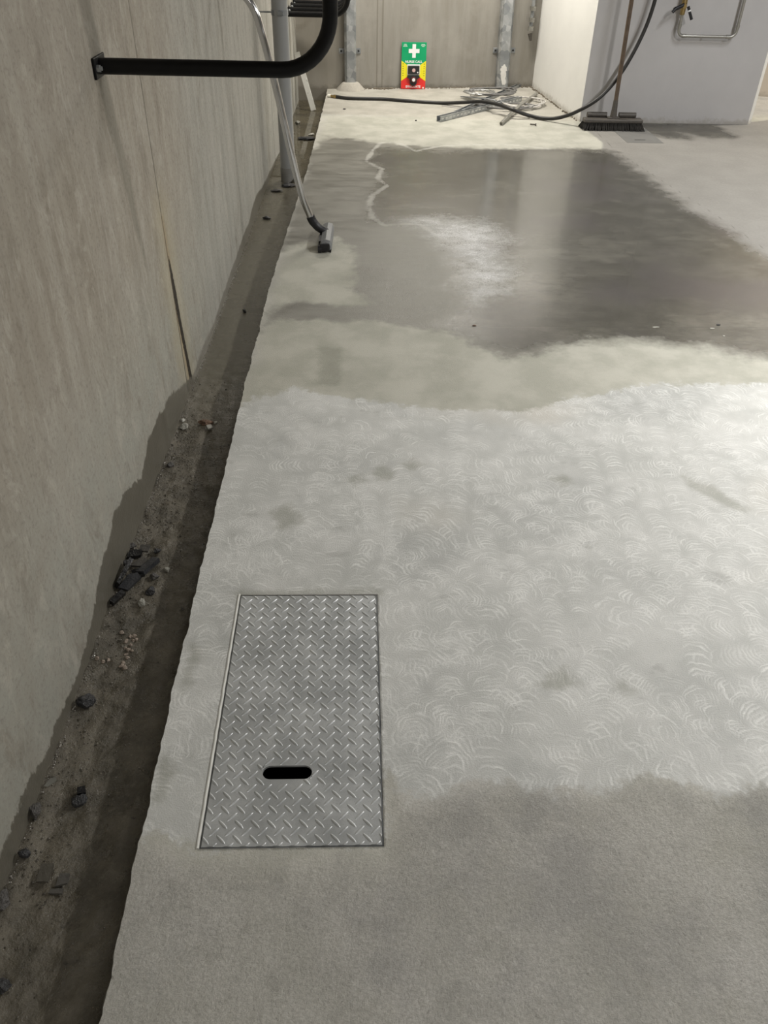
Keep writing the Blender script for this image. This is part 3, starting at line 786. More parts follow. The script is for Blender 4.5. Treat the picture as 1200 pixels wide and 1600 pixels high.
pR = cover_post('wall_post', 1.178, .118, .075, 'galvanised steel cover post with white paint patch beside the white wall', lean=-.07)
bm = bmesh.new()
rings = []
for (f, z) in ((1.0, 0), (.93, .012), (.62, .055), (.5, .065)):
    rings.append([bm.verts.new((math.cos(2*math.pi*k/28)*.135*f*(1+mn.noise((k*1.3, z*20, 2))*.12), min(-.0, -.045+math.sin(2*math.pi*k/28)*.10*f), z)) for k in range(28)])
for A, B in zip(rings, rings[1:]):
    for k in range(28):
        try: bm.faces.new((A[k], A[(k+1) % 28], B[(k+1) % 28], B[k]))
        except Exception: pass
bm.faces.new(rings[-1])
bmobj('mortar_mound', bm, M['mortar'], pL, True)
bm = bmesh.new(); random.seed(3)
def blob(bm, cx, cz, rx, rz, y, n=16, sd=0):
    c = [bm.verts.new((cx+math.cos(2*math.pi*k/n)*rx*(1+mn.noise((k*.9, sd, 1))*.6), y, cz+math.sin(2*math.pi*k/n)*rz*(1+mn.noise((k*.9, sd, 5))*.6))) for k in range(n)]
    d = [bm.verts.new((v.co.x, v.co.y+.001, v.co.z)) for v in c]; bm.faces.new(c)
    for k in range(n): bm.faces.new((c[k], c[(k+1) % n], d[(k+1) % n], d[k]))
for i, (cx, cz, rx, rz) in enumerate([(.002, .11, .026, .05), (-.004, .17, .03, .035), (.01, .06, .02, .03), (-.012, .13, .02, .02)]): blob(bm, cx-.004, cz, rx, rz, -.0760-.0003*i, sd=i*7)
bmobj('paint_patch', bm, simple('white_paint_splash', (.75, .74, .71), .6, 0, .05, 60), pR)

# ================================================================== SIGN
def text_mesh(s, size, ext=.0006):
    cu = bpy.data.curves.new('t', 'FONT'); cu.body = s; cu.size = size; cu.align_x = 'CENTER'; cu.align_y = 'CENTER'; cu.extrude = ext; cu.space_character = 1.08; cu.offset = size*.03
    o = bpy.data.objects.new('t', cu); COL.objects.link(o); dg = bpy.context.evaluated_depsgraph_get()
    me = bpy.data.meshes.new_from_object(o.evaluated_get(dg)); bpy.data.objects.remove(o); bpy.data.curves.remove(cu)
    return me
def build_sign():
    w_, h_ = .232, .385
    r = root('nurse_call_sign', (.318, 8.492, .004), 'green, yellow and red nurse call and evacuate station standing against the back wall', 'sign', rz=.06)
    tilt = math.radians(-4)
    hold = root('panel_tilt', (0, 0, 0), None, None) if False else None
    def add(name, me_or_bm, mat, parent=None, z=0, x=0, y=0, text=False):
        me = me_or_bm
        if isinstance(me, bmesh.types.BMesh):
            me = bpy.data.meshes.new(name); bmesh.ops.recalc_face_normals(me_or_bm, faces=me_or_bm.faces[:]); me_or_bm.to_mesh(me); me_or_bm.free()
        Mx = Matrix.Rotation(tilt, 4, 'X') @ Matrix.Translation((x, y, z)) @ (Matrix.Rotation(math.pi/2, 4, 'X') if text else Matrix.Identity(4))
        me.transform(Mx); return link(name, me, mat, parent or r)
    flat = lambda n, c: simple(n, c, .4, 0, .02, 8)
    gr, ye, rd, wh, bk = flat('sign_green', (.0, .36, .14)), flat('sign_yellow', (.90, .80, .02)), flat('sign_red', (.78, .035, .03)), flat('sign_white', (.9, .9, .9)), flat('sign_black', (.02, .02, .022))
    def plate(poly, y0, y1):
        bm = bmesh.new(); prism(bm, [Vector((a, y0, c)) for a, c in poly], (0, y1-y0, 0)); return bm
    W2 = w_/2
    add('back_board', plate([(-W2, 0), (W2, 0), (W2, h_), (-W2, h_)], 0, .006), flat('board_edge', (.6, .62, .6)))
    zg, zr = h_*.60, h_*.17
    add('green_panel', plate([(-W2, h_*.61), (-W2, h_), (W2, h_), (W2, h_*.61), (W2*.45, h_*.50), (-W2*.45, h_*.50)], -.001, 0), gr)
    add('yellow_panel', plate([(-W2, zr), (-W2*.45, h_*.27), (-W2*.45, h_*.50), (-W2, h_*.61)], -.0011, 0), ye)
    add('yellow_panel', plate([(W2, zr), (W2, h_*.61), (W2*.45, h_*.50), (W2*.45, h_*.27)], -.0011, 0), ye)
    add('red_panel', plate([(-W2, 0), (W2, 0), (W2, zr), (W2*.45, h_*.27), (-W2*.45, h_*.27), (-W2, zr)], -.001, 0), rd)
    c = .0165; a = .050
    add('white_cross', plate([(-c, -a*1.12), (c, -a*1.12), (c, -c), (a, -c), (a, c), (c, c), (c, a*1.12), (-c, a*1.12), (-c, c), (-a, c), (-a, -c), (-c, -c)], -.0016, -.001), wh, z=h_*.815)
    add('nurse_call_text', text_mesh('NURSE CALL', .0265), wh, z=h_*.585, y=-.0014, text=True)
    add('evacuate_text', text_mesh('EVACUATE', .027), wh, z=h_*.045, y=-.0014, text=True)
    # small illegible printing: the top corners and the columns on the yellow
    for sx, rows in ((-1, 3), (1, 3)):
        bm = bmesh.new()
        for k in range(rows): box(bm, (sx*W2*.72, -.0012, h_*(.955-.022*k)), (.042-.009*((k*2+sx) % 3), .0006, .0032))
        add('corner_print', bm, wh)
        bm = bmesh.new()
        for k in range(6): box(bm, (sx*W2*.86, -.0014, h_*(.29+.05*k)), (.010, .0006, .0055))
        add('margin_print', bm, simple('print_dark', (.22, .2, .02), .5))
    bm = plate([(-.060, 0), (.060, 0), (.060, .088), (-.060, .088)], -.003, 0); add('white_surround', bm, wh, z=h_*.305)
    bm = bmesh.new(); box(bm, (0, -.012, h_*.305+.042), (.108, .022, .068), bev=.003); dv = add('call_unit', bm, bk)
    bm = bmesh.new(); tube(bm, [(0, -.022, h_*.305+.04), (0, -.030, h_*.305+.04)], .0155, 20); add('call_button', bm, simple('pink_button', (.62, .42, .40), .4), dv)
    bm = bmesh.new(); tube(bm, [(.038, -.022, h_*.305+.022), (.038, -.028, h_*.305+.022)], .006, 14); add('indicator', bm, wh, dv)
    bm = bmesh.new()
    pts = [(-.052, .085), (.052, .085), (.062, .070), (.034, .052), (.030, .012), (.012, -.004), (-.012, -.004), (-.030, .012), (-.034, .052), (-.062, .070)]
    prism(bm, [Vector((x_, -.018, z_)) for x_, z_ in pts], (0, .017, 0)); ev = add('evacuate_unit', bm, bk, z=h_*.075)
    bm = bmesh.new(); tube(bm, [(0, -.018, h_*.2), (0, -.036, h_*.2)], [.027, .022], 24); cup = add('button_shroud', bm, simple('maroon_shroud', (.10, .03, .03), .4), ev)
    bm = bmesh.new(); tube(bm, [(0, -.034, h_*.205), (0, -.045, h_*.205)], .0145, 20); add('evacuate_button', bm, wh, ev)
build_sign()

# ================================================================== BROOM
def build_broom():
    bx, by = 1.905, 7.09
    r = root('push_broom', (bx, by, 0), 'wide push broom with dark bristles and brown handle standing by the core wall', 'broom', rz=.012)
    bm = bmesh.new(); box(bm, (0, -.005, .068), (.48, .085, .028), bev=.008); bmobj('broom_block', bm, M['sock'], r)
    bm = bmesh.new(); random.seed(5)
    for row in range(6):
        for k in range(78):
            x = -.232+.464*k/77+random.uniform(-.003, .003); y = -.046+.016*row
            sp = x*.10+random.uniform(-.008, .008); dy = (row-2.5)*.011+random.uniform(-.006, .006)-.004
            a = Vector((x, y*.8, .055)); e = Vector((x+sp, y+dy, 0.001+random.uniform(0, .004)))
            tube(bm, [a, a.lerp(e, .6), e], [.0042, .005, .0022], 4)
    bmobj('bristles', bm, M['bristle'], r)
    for cx, wd in ((-.125, .16), (.125, .14)):
        bm = bmesh.new(); tube(bm, [(cx-wd/2, .040, .098), (cx+wd/2, .040, .098)], .021, 14)
        autosm(bmobj('scraper_bar', bm, M['sock'], r))
    top = Vector((-.032, -.0, .835))-Vector((0, 0, 0)); d = Vector((-.012, .075, 1.25))
    base = Vector((.002, .0, .072))
    bm = bmesh.new(); tube(bm, [base, base+d*.06, base+d*.115], [.030, .022, .018], 18); box(bm, base+Vector((0, 0, .01)), (.10, .05, .02), bev=.004)
    autosm(bmobj('handle_socket', bm, M['sock'], r))
    bm = bmesh.new(); tube(bm, [base+d*.06, base+d*.5, base+d], .0165, 16); autosm(bmobj('broom_handle', bm, M['wood'], r))
build_broom()

# ================================================================== HOSE
def build_hose():
    pts = [G(524, 151, .013), G(545, 153.5, .013), G(600, 155, .013), G(640, 158, .013), G(690, 161, .013), G(725, 160, .04), G(750, 158.5, .066), G(775, 162.5, .074), G(800, 171, .070), G(830, 181.5, .022)]
    pts += [PY(7.30, 860, 185.5), PY(7.22, 885, 181), PY(7.16, 905, 172.5), PY(7.14, 930, 158), PY(7.16, 950, 140), PY(7.18, 970, 115), PY(7.2, 990, 82), PY(7.22, 1008, 45), PY(7.23, 1020, 12), PY(7.24, 1030, -25)]
    e = Vector(pts[-1]); pts += [e+Vector((.02, .02, .12)), e+Vector((.03, .05, .25))]
    L = pts[0]
    r = root('water_hose', tuple(L), 'long black hose lying on the floor and rising in front of the core wall', 'hose')
    bm = bmesh.new(); tube(bm, rel(catmull([Vector(p) for p in pts], 8), L), .0145, 14); autosm(bmobj('hose_line', bm, M['hose'], r), 80)
    a = Vector(pts[0])-Vector(L); d = (Vector(pts[0])-Vector(pts[1])).normalized()
    bm = bmesh.new(); tube(bm, [a-d*.01, a+d*.015, a+d*.016, a+d*.05], [.016, .016, .011, .011], 14); autosm(bmobj('brass_fitting', bm, M['brass'], r))
    bm = bmesh.new(); tube(bm, [a+d*.045, a+d*.075], .014, 14); bmobj('white_nozzle', bm, simple('white_plastic', (.8, .78, .7), .4), r)
build_hose()

# ================================================================== OFFCUTS PILE
def channel(name, a, b_, wd, ht, label, slots=True, cat='strut channel', roll=0, mat='galv'):
    a = Vector(a); b_ = Vector(b_); d = b_-a; L = d.length
    r = root(name, tuple(a), label, cat)
    z = d.normalized(); x = z.cross(Vector((0, 0, 1))).normalized(); y = x.cross(z)
    if roll: x, y = x*math.cos(roll)+y*math.sin(roll), y*math.cos(roll)-x*math.sin(roll)
    t = .0025; h = wd/2
    prof = [(-h, 0), (h, 0), (h, ht), (h*.55, ht), (h*.55, ht-t), (h-t, ht-t), (h-t, t), (-h+t, t), (-h+t, ht-t), (-h*.55, ht-t), (-h*.55, ht), (-h, ht)]
    bm = bmesh.new(); prism(bm, [x*p+y*q for p, q in prof], d); nf = len(bm.faces)
    if slots:
        n = int(L/.05)
        side = x if x.y < 0 else -x
        for k in range(n):
            c = z*(.03+.05*k)+side*(h+.0003)+y*ht*.5
            ex = z*.014; ey = y*.0055
            q = [c-ex-ey, c+ex-ey, c+ex+ey, c-ex+ey]; prism(bm, q, side*.0006)
        bm.faces.ensure_lookup_table()
        for f in bm.faces[nf:]: f.material_index = 1
    o = bmobj('channel', bm, M[mat], r); o.data.materials.append(simple('slot_pattern', (.62, .62, .60), .5))  # pale slot pattern laid on the channel side
    return r
channel('strut_channel', G(685, 190, .002), G(812, 158, .002)+np.array([0, 0, .0]), .041, .041, 'slotted galvanised strut channel lying nearest in the pile of offcuts', mat='galv')
channel('strut_channel', G(713, 178, .002), G(812, 134.5, .002), .041, .022, 'shallow galvanised channel lying under the cable coil and pointing at the back wall', slots=False, mat='galvd')
a = Vector(G(783, 193, .016)); b_ = Vector(G(838, 147, .016))
r = root('conduit_offcut', tuple(a), 'grey conduit offcut with open end pointing towards the camera', 'pipe')
bm = bmesh.new(); mid_ = a.lerp(b_, .5)+Vector((0, 0, .022)); tube(bm, rel([a, mid_, b_], a), .0135, 16, hollow=.8); autosm(bmobj('pipe', bm, M['press'], r))
def coil(name, c, R1, R2, z, n, wr, mat, label, seed, turns=3, cat='cable coil', ang=0):
    random.seed(seed)
    r = root(name, (c[0], c[1], 0), label, cat)
    pts = []
    for k in range(int(turns*28)):
        a = 2*math.pi*k/28; t = k/28
        f = 1+.16*mn.noise((t*1.9, seed, 0))+.10*math.sin(3*a+seed+t)
        lx = math.cos(a)*R1*f; ly = math.sin(a)*R2*f*(1+.2*mn.noise((t*2.7, seed, 4)))
        pts.append(Vector((lx*math.cos(ang)-ly*math.sin(ang), lx*math.sin(ang)+ly*math.cos(ang), z+wr+.012*(1+mn.noise((t*3.1, seed, 9)))*(t/turns+.3))))
    bm = bmesh.new(); tube(bm, pts, wr, 8); bmobj('strand', bm, mat, r, True)
    return r
wire1 = simple('grey_cable', (.16, .155, .15), .4); wire2 = simple('silver_wire', (.5, .5, .49), .3, .8); wire3 = simple('white_flex', (.55, .53, .5), .5)
c1 = G(768, 154); coil('cable_coil', c1, .21, .15, .045, 3, .006, wire1, 'flattened dark grey cable coil on top of the channels', 3, 6, ang=.3)
c2 = G(750, 156); coil('cable_coil', c2, .14, .09, .048, 3, .005, wire2, 'shiny wire loops inside the dark cable coil', 8, 4, ang=-.2)
c3 = G(815, 164); coil('cable_coil', c3, .20, .19, .012, 3, .005, wire3, 'loose pale cable loops on the right side of the offcuts', 12, 4, ang=.5)
c4 = G(790, 170); coil('cable_coil', c4, .26, .10, .01, 3, .0055, wire1, 'dark cable loops lying between strut channel and conduit', 17, 3, ang=.1)
def rod(name, pts, rad, mat, label, cat='rod'):
    pts = [Vector(p) for p in pts]; bm = bmesh.new(); tube(bm, rel(catmull(pts, 6), pts[0]), rad, 8)
    o = bmobj(name, bm, mat, None, True); o.location = pts[0]; return tag(o, label, cat)
rod('thin_rod', [G(720, 151, .012), G(748, 153, .05), G(775, 157, .055)], .006, M['galvd'], 'thin steel rod crossing under the hose in the offcut pile')
rod('bent_wire', [G(735, 150, .01), G(737, 143, .02), G(744, 139, .006)], .003, wire3, 'short bent wire sticking out behind the cable coil', 'wire')
rod('loose_wire', [G(768, 177, .004), G(800, 181, .004), G(828, 184, .004)], .003, wire3, 'pale loose wire lying along the floor in front of the coil', 'wire')
rod('loose_wire', [G(690, 165, .004), G(705, 167, .004), G(722, 169, .004)], .003, wire3, 'thin pale wire lying left of the channels near the hose', 'wire')

# ================================================================== PIPEWORK ON CORE WALL
def build_pipe_loop():
    y = 7.275
    r = root('water_pipe', (2.34, y, .65), 'stainless water pipe loop with two black lever taps on the core wall', 'pipework')
    L = (2.34, y, .65)
    def q(px, py): p = PY(y, px, py); return Vector((p[0], y, p[2]))
    A, B, C_, D = q(1067, -25), q(1058.5, 56), q(1148, 60.5), q(1168, -25)
    bl = Vector((B.x, y, B.z)); A = Vector((B.x+.0, y, 1.15)); C_ = Vector((C_.x, y, C_.z)); C_.z = bl.z; D = Vector((C_.x, y, 1.15))
    bm = bmesh.new(); tube(bm, rel(fillet([A, bl, C_, D], .045, 8), L), .0115, 16); autosm(bmobj('pipe_run', bm, M['press'], r))
    for p, d in ((bl+Vector((0, 0, .07)), (0, 0, 1)), (bl+Vector((.05, 0, 0)), (1, 0, 0)), (C_-Vector((.06, 0, 0)), (1, 0, 0)), (C_+Vector((0, 0, .07)), (0, 0, 1)), (bl+Vector((0, 0, .16)), (0, 0, 1))):
        d = Vector(d); bm = bmesh.new(); tube(bm, rel([p-d*.012, p+d*.012], L), .0150, 16); autosm(bmobj('press_fitting', bm, M['press'], r))
    for p, in ((bl+Vector((.22, 0, 0)),), (C_+Vector((0, 0, .3)),)):
        bm = bmesh.new(); tube(bm, rel([p, p+Vector((0, .062, 0))], L), .006, 8); bmobj('pipe_bracket', bm, M['galvd'], r)
    # tee with two lever taps
    t = Vector((bl.x, y, .86)); tz = t-Vector(L)
    bm = bmesh.new(); tube(bm, [tz-Vector((0, 0, .07)), tz, tz+Vector((0, 0, .07))], [.018, .022, .018], 16)
    tube(bm, [tz, tz+Vector((-.01, -.06, -.01))], .015, 14); v = autosm(bmobj('tap_body', bm, M['brass'], r))
    bm = bmesh.new()
    a1 = tz+Vector((-.015, -.045, .0)); tube(bm, [a1, a1+Vector((-.075, -.02, -.03))], .014, 12); tube(bm, [a1+Vector((-.06, -.02, -.02)), a1+Vector((-.085, -.03, -.045))], .012, 12)
    autosm(bmobj('tap_lever', bm, M['rubber'], v))
    bm = bmesh.new(); a2 = tz+Vector((.02, -.045, -.01)); box(bm, a2+Vector((.035, -.01, -.045)), (.022, .012, .11), rot=Matrix.Rotation(math.radians(-35), 3, 'Y'), bev=.003) if False else tube(bm, [a2, a2+Vector((.045, -.01, -.085))], .011, 10)
    autosm(bmobj('tap_lever', bm, M['rubber'], v))
    bm = bmesh.new(); tube(bm, [a2+Vector((.012, -.004, -.022)), a2+Vector((.017, -.005, -.032))], .013, 10); bmobj('lever_band', bm, simple('white_band', (.8, .8, .8), .4), v)
build_pipe_loop()
def build_drop():
    x, y = 1.405, backy(1.405)-.05
    r = root('valve_drop', (x, y, .5), 'steel pipe drop with small valves hanging on the back wall behind the white wall corner', 'pipework')
    bm = bmesh.new(); tube(bm, [(0, 0, 0), (0, 0, .9)], .016, 14); autosm(bmobj('pipe', bm, M['galvd'], r))
    for z in (.0, .07, .16):
        bm = bmesh.new(); tube(bm, [(0, 0, z-.018), (0, 0, z+.018)], .027, 12); tube(bm, [(0, 0, z), (0, -.05, z)], .012, 10); bmobj('valve', bm, M['press'], r)
    bm = bmesh.new(); tube(bm, [(0, 0, -.04), (.012, -.01, -.10)], [.022, .010], 12); bmobj('drain_spout', bm, M['sock'], r)
    bm = bmesh.new(); box(bm, (0, .025, .25), (.03, .05, .02)); bmobj('wall_bracket', bm, M['galvd'], r)
build_drop()

# ================================================================== CEILING LIGHTS (out of view, give the light)
for i, (x, y, z, rz, L, W_, c) in enumerate(LAMPS):
    pos_ = ('over the floor right of the ground patch', 'over the wet floor', 'over the back wall nook', 'behind the camera', 'beyond the core wall')[i]
    r = root('ceiling_light', (x, y, z), 'white ceiling batten light '+pos_, 'light', 'ceiling lights', math.radians(rz))
    bm = bmesh.new(); box(bm, (0, 0, .035), (.12, L+.04, .06), bev=.006); bmobj('housing', bm, simple('batten_white', (.8, .8, .8), .4), r)
    for s_ in (-1, 1):
        bm = bmesh.new(); tube(bm, [(0, .4*s_, .06), (0, .4*s_, 2.905-z)], .008, 8); bmobj('hanger', bm, M['galvd'], r)

# ================================================================== DEBRIS
def rock_mesh(sz, seed, flat=1.0, sub=3, jag=.35):
    bm = bmesh.new(); bmesh.ops.create_icosphere(bm, subdivisions=sub, radius=1)
    cuts = []
    rs = random.Random(seed)
    for k in range(9):
        n = Vector((rs.uniform(-1, 1), rs.uniform(-1, 1), rs.uniform(-1, 1))).normalized(); cuts.append((n, rs.uniform(.55, .85)))
    for v in bm.verts:
        p = v.co.copy()
        for n, d in cuts:
            s = p.dot(n)
            if s > d: p -= n*(s-d)
        p *= 1+mn.noise(p*2.2+Vector((seed, 0, 0)))*jag*.6+mn.noise(p*6+Vector((seed, 3, 0)))*.12
        v.co = Vector((p.x*sz[0], p.y*sz[1], p.z*sz[2]*flat))
    return bm
def put_rock(name, px, py, sz, mat, label, cat, seed, rz=0, group=None, up=.6, tilt=(0, 0)):
    p = G(px, py, -.095); z = trench_z(p[0], p[1])
    o = bmobj(name, rock_mesh(sz, seed), mat); o.location = (p[0], p[1], z+sz[2]*up); o.rotation_euler = (tilt[0], tilt[1], rz)
    return tag(o, label, cat, group)
rk_w = simple('pale_stone', (.34, .33, .29), .6, 0, .2, 60, .003); rk_ww = simple('white_stone', (.55, .54, .49), .55, 0, .15, 60, .002)
rk_b = simple('brown_brick_rubble', (.17, .105, .07), .7, 0, .4, 70, .004); rk_d = simple('dark_wet_rubble', (.030, .030, .032), .4, 0, .4, 60, .004)
rk_g = simple('grey_wet_rubble', (.085, .08, .075), .45, 0, .3, 60, .004); rk_p = simple('pink_gravel', (.30, .245, .20), .6, 0, .25, 50, .002)
fb = simple('dark_board', (.032, .033, .037), .38, 0, .25, 40, .002); fbk = simple('black_plastic_scrap', (.010, .010, .011), .3, 0, .3, 40, .002); fg = simple('grey_tile_scrap', (.085, .08, .072), .45, 0, .15, 40, .001)
put_rock('stone', 288, 668, (.017, .018, .013), rk_w, 'pale angular stone in the trench just past the far end of the wet stain', 'stone', 21)
put_rock('stone', 286, 659, (.009, .010, .008), rk_ww, 'small white stone chip sitting behind the pale stone', 'stone', 22)
put_rock('brick_fragment', 322, 661, (.034, .018, .012), rk_b, 'brown brick fragment in the trench facing the pale stone', 'rubble', 23, .15)
put_rock('stone', 337, 660, (.006, .010, .007), rk_ww, 'tiny white chip at the right end of the brick fragment', 'stone', 24)
put_rock('rubble_lump', 267, 730, (.014, .013, .012), rk_g, 'grey mud-coated lump in the trench above the dark scrap heap', 'rubble', 26)
put_rock('rubble_lump', 136, 1099, (.026, .021, .018), rk_d, 'black jagged rock against the foot of the wall', 'rubble', 27)
put_rock('rubble_lump', 57, 1272, (.015, .022, .018), rk_g, 'rounded grey lump wedged at the foot of the wall', 'rubble', 28, .3)
put_rock('rubble_lump', 126, 1253, (.019, .018, .013), rk_d, 'dark lump in the middle of the trench beside the slab shadow', 'rubble', 29)
put_rock('rubble_lump', 40, 1338, (.014, .012, .012), rk_d, 'small black lump left of the cracked tile pieces', 'rubble', 30)
put_rock('rubble_lump', 6, 1412, (.020, .022, .014), rk_g, 'muddy grey lump at the left edge of the picture', 'rubble', 31)
put_rock('rubble_lump', 4, 1545, (.018, .016, .012), rk_d, 'dark lump at the bottom left corner of the picture', 'rubble', 32)
put_rock('rubble_lump', 382, 486, (.010, .010, .012), rk_d, 'small dark stone alone on the smooth silt', 'rubble', 33)
put_rock('rubble_lump', 417, 341, (.026, .018, .013), rk_d, 'dark clod in the trench near the drainpipe foot', 'rubble', 34)
def shard(name, px, py, poly, th, mat, label, cat, z=0, rot=(0, 0, 0), group=None):
    if group: poly = [(a*1.35, b_*1.05) for a, b_ in poly]; th *= 1.3
    p = G(px, py, -.09); bm = bmesh.new(); prism(bm, [Vector((a*.001, b_*.001, 0)) for a, b_ in poly], (0, 0, th))
    bmesh.ops.subdivide_edges(bm, edges=bm.edges[:], cuts=2, use_grid_fill=True)
    for v in bm.verts: v.co += Vector((mn.noise(v.co*90), mn.noise(v.co*90+Vector((5, 0, 0))), mn.noise(v.co*90+Vector((0, 9, 0)))*.6))*.0016
    o = bmobj(name, bm, mat); o.location = (p[0], p[1], trench_z(p[0], p[1])+.003+z); o.rotation_euler = rot
    return tag(o, label, cat, group)
HG = 'dark scrap pieces in the trench heap'
shard('board_scrap', 205, 915, [(-14, -34), (8, -32), (17, 22), (4, 34), (-12, 16)], .007, fb, 'long slate-grey scrap at the lower end of the dark heap', 'scrap', .010, (.12, .15, -.28), HG)
shard('board_scrap', 233, 893, [(-11, -36), (8, -34), (13, 36), (-6, 38)], .012, fb, 'slate-grey bar with pale top edge on the right of the dark heap', 'scrap', .008, (-.1, -.2, -.32), HG)
shard('board_scrap', 220, 885, [(-14, -20), (12, -14), (14, 18), (-4, 22)], .006, fg, 'broken grey tile lying in the middle of the dark heap', 'scrap', .014, (.1, -.1, -.4), HG)
shard('board_scrap', 227, 861, [(-11, -12), (11, -12), (12, 12), (-11, 10)], .006, fg, 'square brown-grey tile chip at the upper end of the dark heap', 'scrap', .016, (.25, 0, -.1), HG)
shard('plastic_scrap', 196, 905, [(-10, -50), (-2, -52), (2, 46), (-8, 48)], .022, fbk, 'black ridged plastic scrap leaning on the wall side of the heap', 'scrap', .002, (.1, .5, -.08), HG)
shard('plastic_scrap', 211, 871, [(-18, -14), (14, -10), (18, 12), (-10, 16)], .010, fbk, 'black crumpled plastic between the tiles of the heap', 'scrap', .004, (.1, .1, .3), HG)
shard('plastic_scrap', 185, 940, [(-7, -26), (3, -28), (9, 22), (-3, 24)], .012, fbk, 'pointed black plastic sliver at the tip of the heap', 'scrap', .002, (.0, .3, -.3), HG)
shard('plastic_scrap', 217, 903, [(-14, -16), (12, -18), (16, 14), (-10, 16)], .008, fbk, 'black plastic sheet scrap under the slate-grey bar', 'scrap', .004, (.0, -.1, .5), HG)
shard('tile_scrap', 76, 1362, [(-22, -20), (2, -24), (10, 14), (-16, 18)], .006, simple('muddy_tile', (.075, .068, .055), .5, 0, .2, 40, .001), 'larger muddy piece of the cracked tile in the trench', 'scrap', .004, (.05, .05, .2))
shard('tile_scrap', 98, 1374, [(-13, -14), (12, -10), (14, 10), (-8, 13)], .006, fg, 'smaller grey piece of the cracked tile in the trench', 'scrap', .004, (.08, -.05, .1))
shard('tile_scrap', 88, 1392, [(-16, -5), (14, -6), (14, 4), (-14, 5)], .005, fg, 'narrow pale sliver below the cracked tile pieces', 'scrap', .003, (.0, .0, .05))
shard('paper_scrap', 81, 1226, [(-6, -16), (3, -12), (8, 10), (0, 16), (-7, 4)], .0015, simple('grey_scrap', (.17, .165, .14), .5, 0, .2, 40), 'torn pale grey scrap at the wall foot', 'scrap', .010, (.4, .5, -.5))
shard('plastic_scrap', 128, 1238, [(-10, -8), (10, -8), (8, 9), (-8, 8)], .010, fbk, 'small black plastic bit behind the dark lump', 'scrap', .002, (.2, .1, .3))
shard('tile_scrap', 327, 668, [(-13, -10), (10, -12), (13, 8), (-8, 11)], .006, simple('light_tile', (.27, .26, .23), .5), 'light tile chip in front of the brown brick fragment', 'scrap', .004, (.2, .1, .7))
for i_, (px, py, sx, lab) in enumerate([(243, 906, .012, 'brown-grey crumb right of the slate-grey bar in the heap'), (236, 925, .014, 'pale grey lump at the lower right of the dark heap'), (222, 945, .011, 'low grey lump below the dark heap'),
        (208, 858, .012, 'dark lump above the black crumpled plastic of the heap'), (246, 862, .010, 'pinkish grey stone at the upper right of the dark heap'), (262, 893, .009, 'small stone standing off to the right of the dark heap'), (198, 885, .011, 'dark lump between the heap and the wall')]):
    put_rock('rubble_lump', px, py, (sx*1.3, sx, sx), (rk_g, rk_d, rk_w)[i_ % 3 if i_ != 6 else 1], lab, 'rubble', 90+i_, i_)
# pinkish gravel pieces, each its own object
random.seed(11)
gspots = [(190, 988), (203, 994), (208, 1000), (198, 1003), (204, 1008), (195, 1012), (201, 1015), (206, 1016), (197, 1021), (199, 1028), (192, 1036), (190, 1041), (194, 1043), (153, 1031), (162, 1034), (169, 1032), (208, 993), (212, 999)]
for i, (px, py) in enumerate(gspots):
    s = random.uniform(.0045, .0075)
    put_rock('gravel_piece', px+random.uniform(-1, 1), py, (s*1.2, s, s*.8), rk_p, 'small pinkish gravel piece in the trench below the dark scrap heap', 'gravel', 60+i, random.uniform(0, 3), 'pinkish gravel in the trench')
# grit and crumbs: uncountable
bm = bmesh.new(); random.seed(19)
for k in range(1300):
    t = random.random(); y = random.choice([random.gauss(1.85, .28), random.gauss(1.1, .35), random.uniform(.6, 3), random.gauss(2.3, .25)]); x = -.765+abs(random.gauss(0, .085)); 
    if x > -.54 or y < .4 or y > 3.3: continue
    s = random.uniform(.001, .0026)*(1.6 if random.random() < .06 else 1)
    r_ = bmesh.ops.create_icosphere(bm, subdivisions=1, radius=s); c = Vector((x, y, trench_z(x, y)+s*.35))
    for v in r_['verts']: v.co = Vector((v.co.x*random.uniform(.7, 1.3), v.co.y*random.uniform(.7, 1.3), v.co.z*.7))+c
tag(bmobj('trench_grit', bm, simple('wet_grit', (.075, .066, .052), .3, 0, .6, 30)), 'wet grit and mud crumbs scattered over the trench bottom', 'grit', kind='stuff')
bm = bmesh.new()
for k in range(420):
    y = random.uniform(.75, 5.3); x = -.764+random.uniform(0, .006)
    s = random.uniform(.0012, .0026); r_ = bmesh.ops.create_icosphere(bm, subdivisions=1, radius=s); c = Vector((x, y, trench_z(x, y)+random.uniform(0, .006)))
    for v in r_['verts']: v.co += c
b = NB('glint_beads'); b.fin((.35, .33, .3), .04, 0); tag(bmobj('glint_beads', bm, b.m, None, True), 'pale beads added for the water glints along the foot of the left wall', 'water', kind='stuff')  # pale glossy beads added to make glints at the wall foot
# rubble dam near drainpipe and in the far trench
put_rock('rubble_lump', 452, 290, (.05, .03, .014), rk_d, 'dark rubble clump at the foot of the drainpipe', 'rubble', 41, .2)
put_rock('rubble_lump', 433, 298, (.045, .03, .012), rk_g, 'muddy rubble clump left of the drainpipe foot', 'rubble', 42, .1)
put_rock('rubble_lump', 478, 217, (.075, .03, .016), rk_d, 'low dark rubble bar across the standing water', 'rubble', 43)
put_rock('stone', 486, 211, (.03, .015, .014), rk_ww, 'pale stone on the rubble bar across the standing water', 'stone', 44, .4)
put_rock('stone', 465, 192, (.022, .03, .016), rk_w, 'pale stone in the water against the left wall', 'stone', 45)
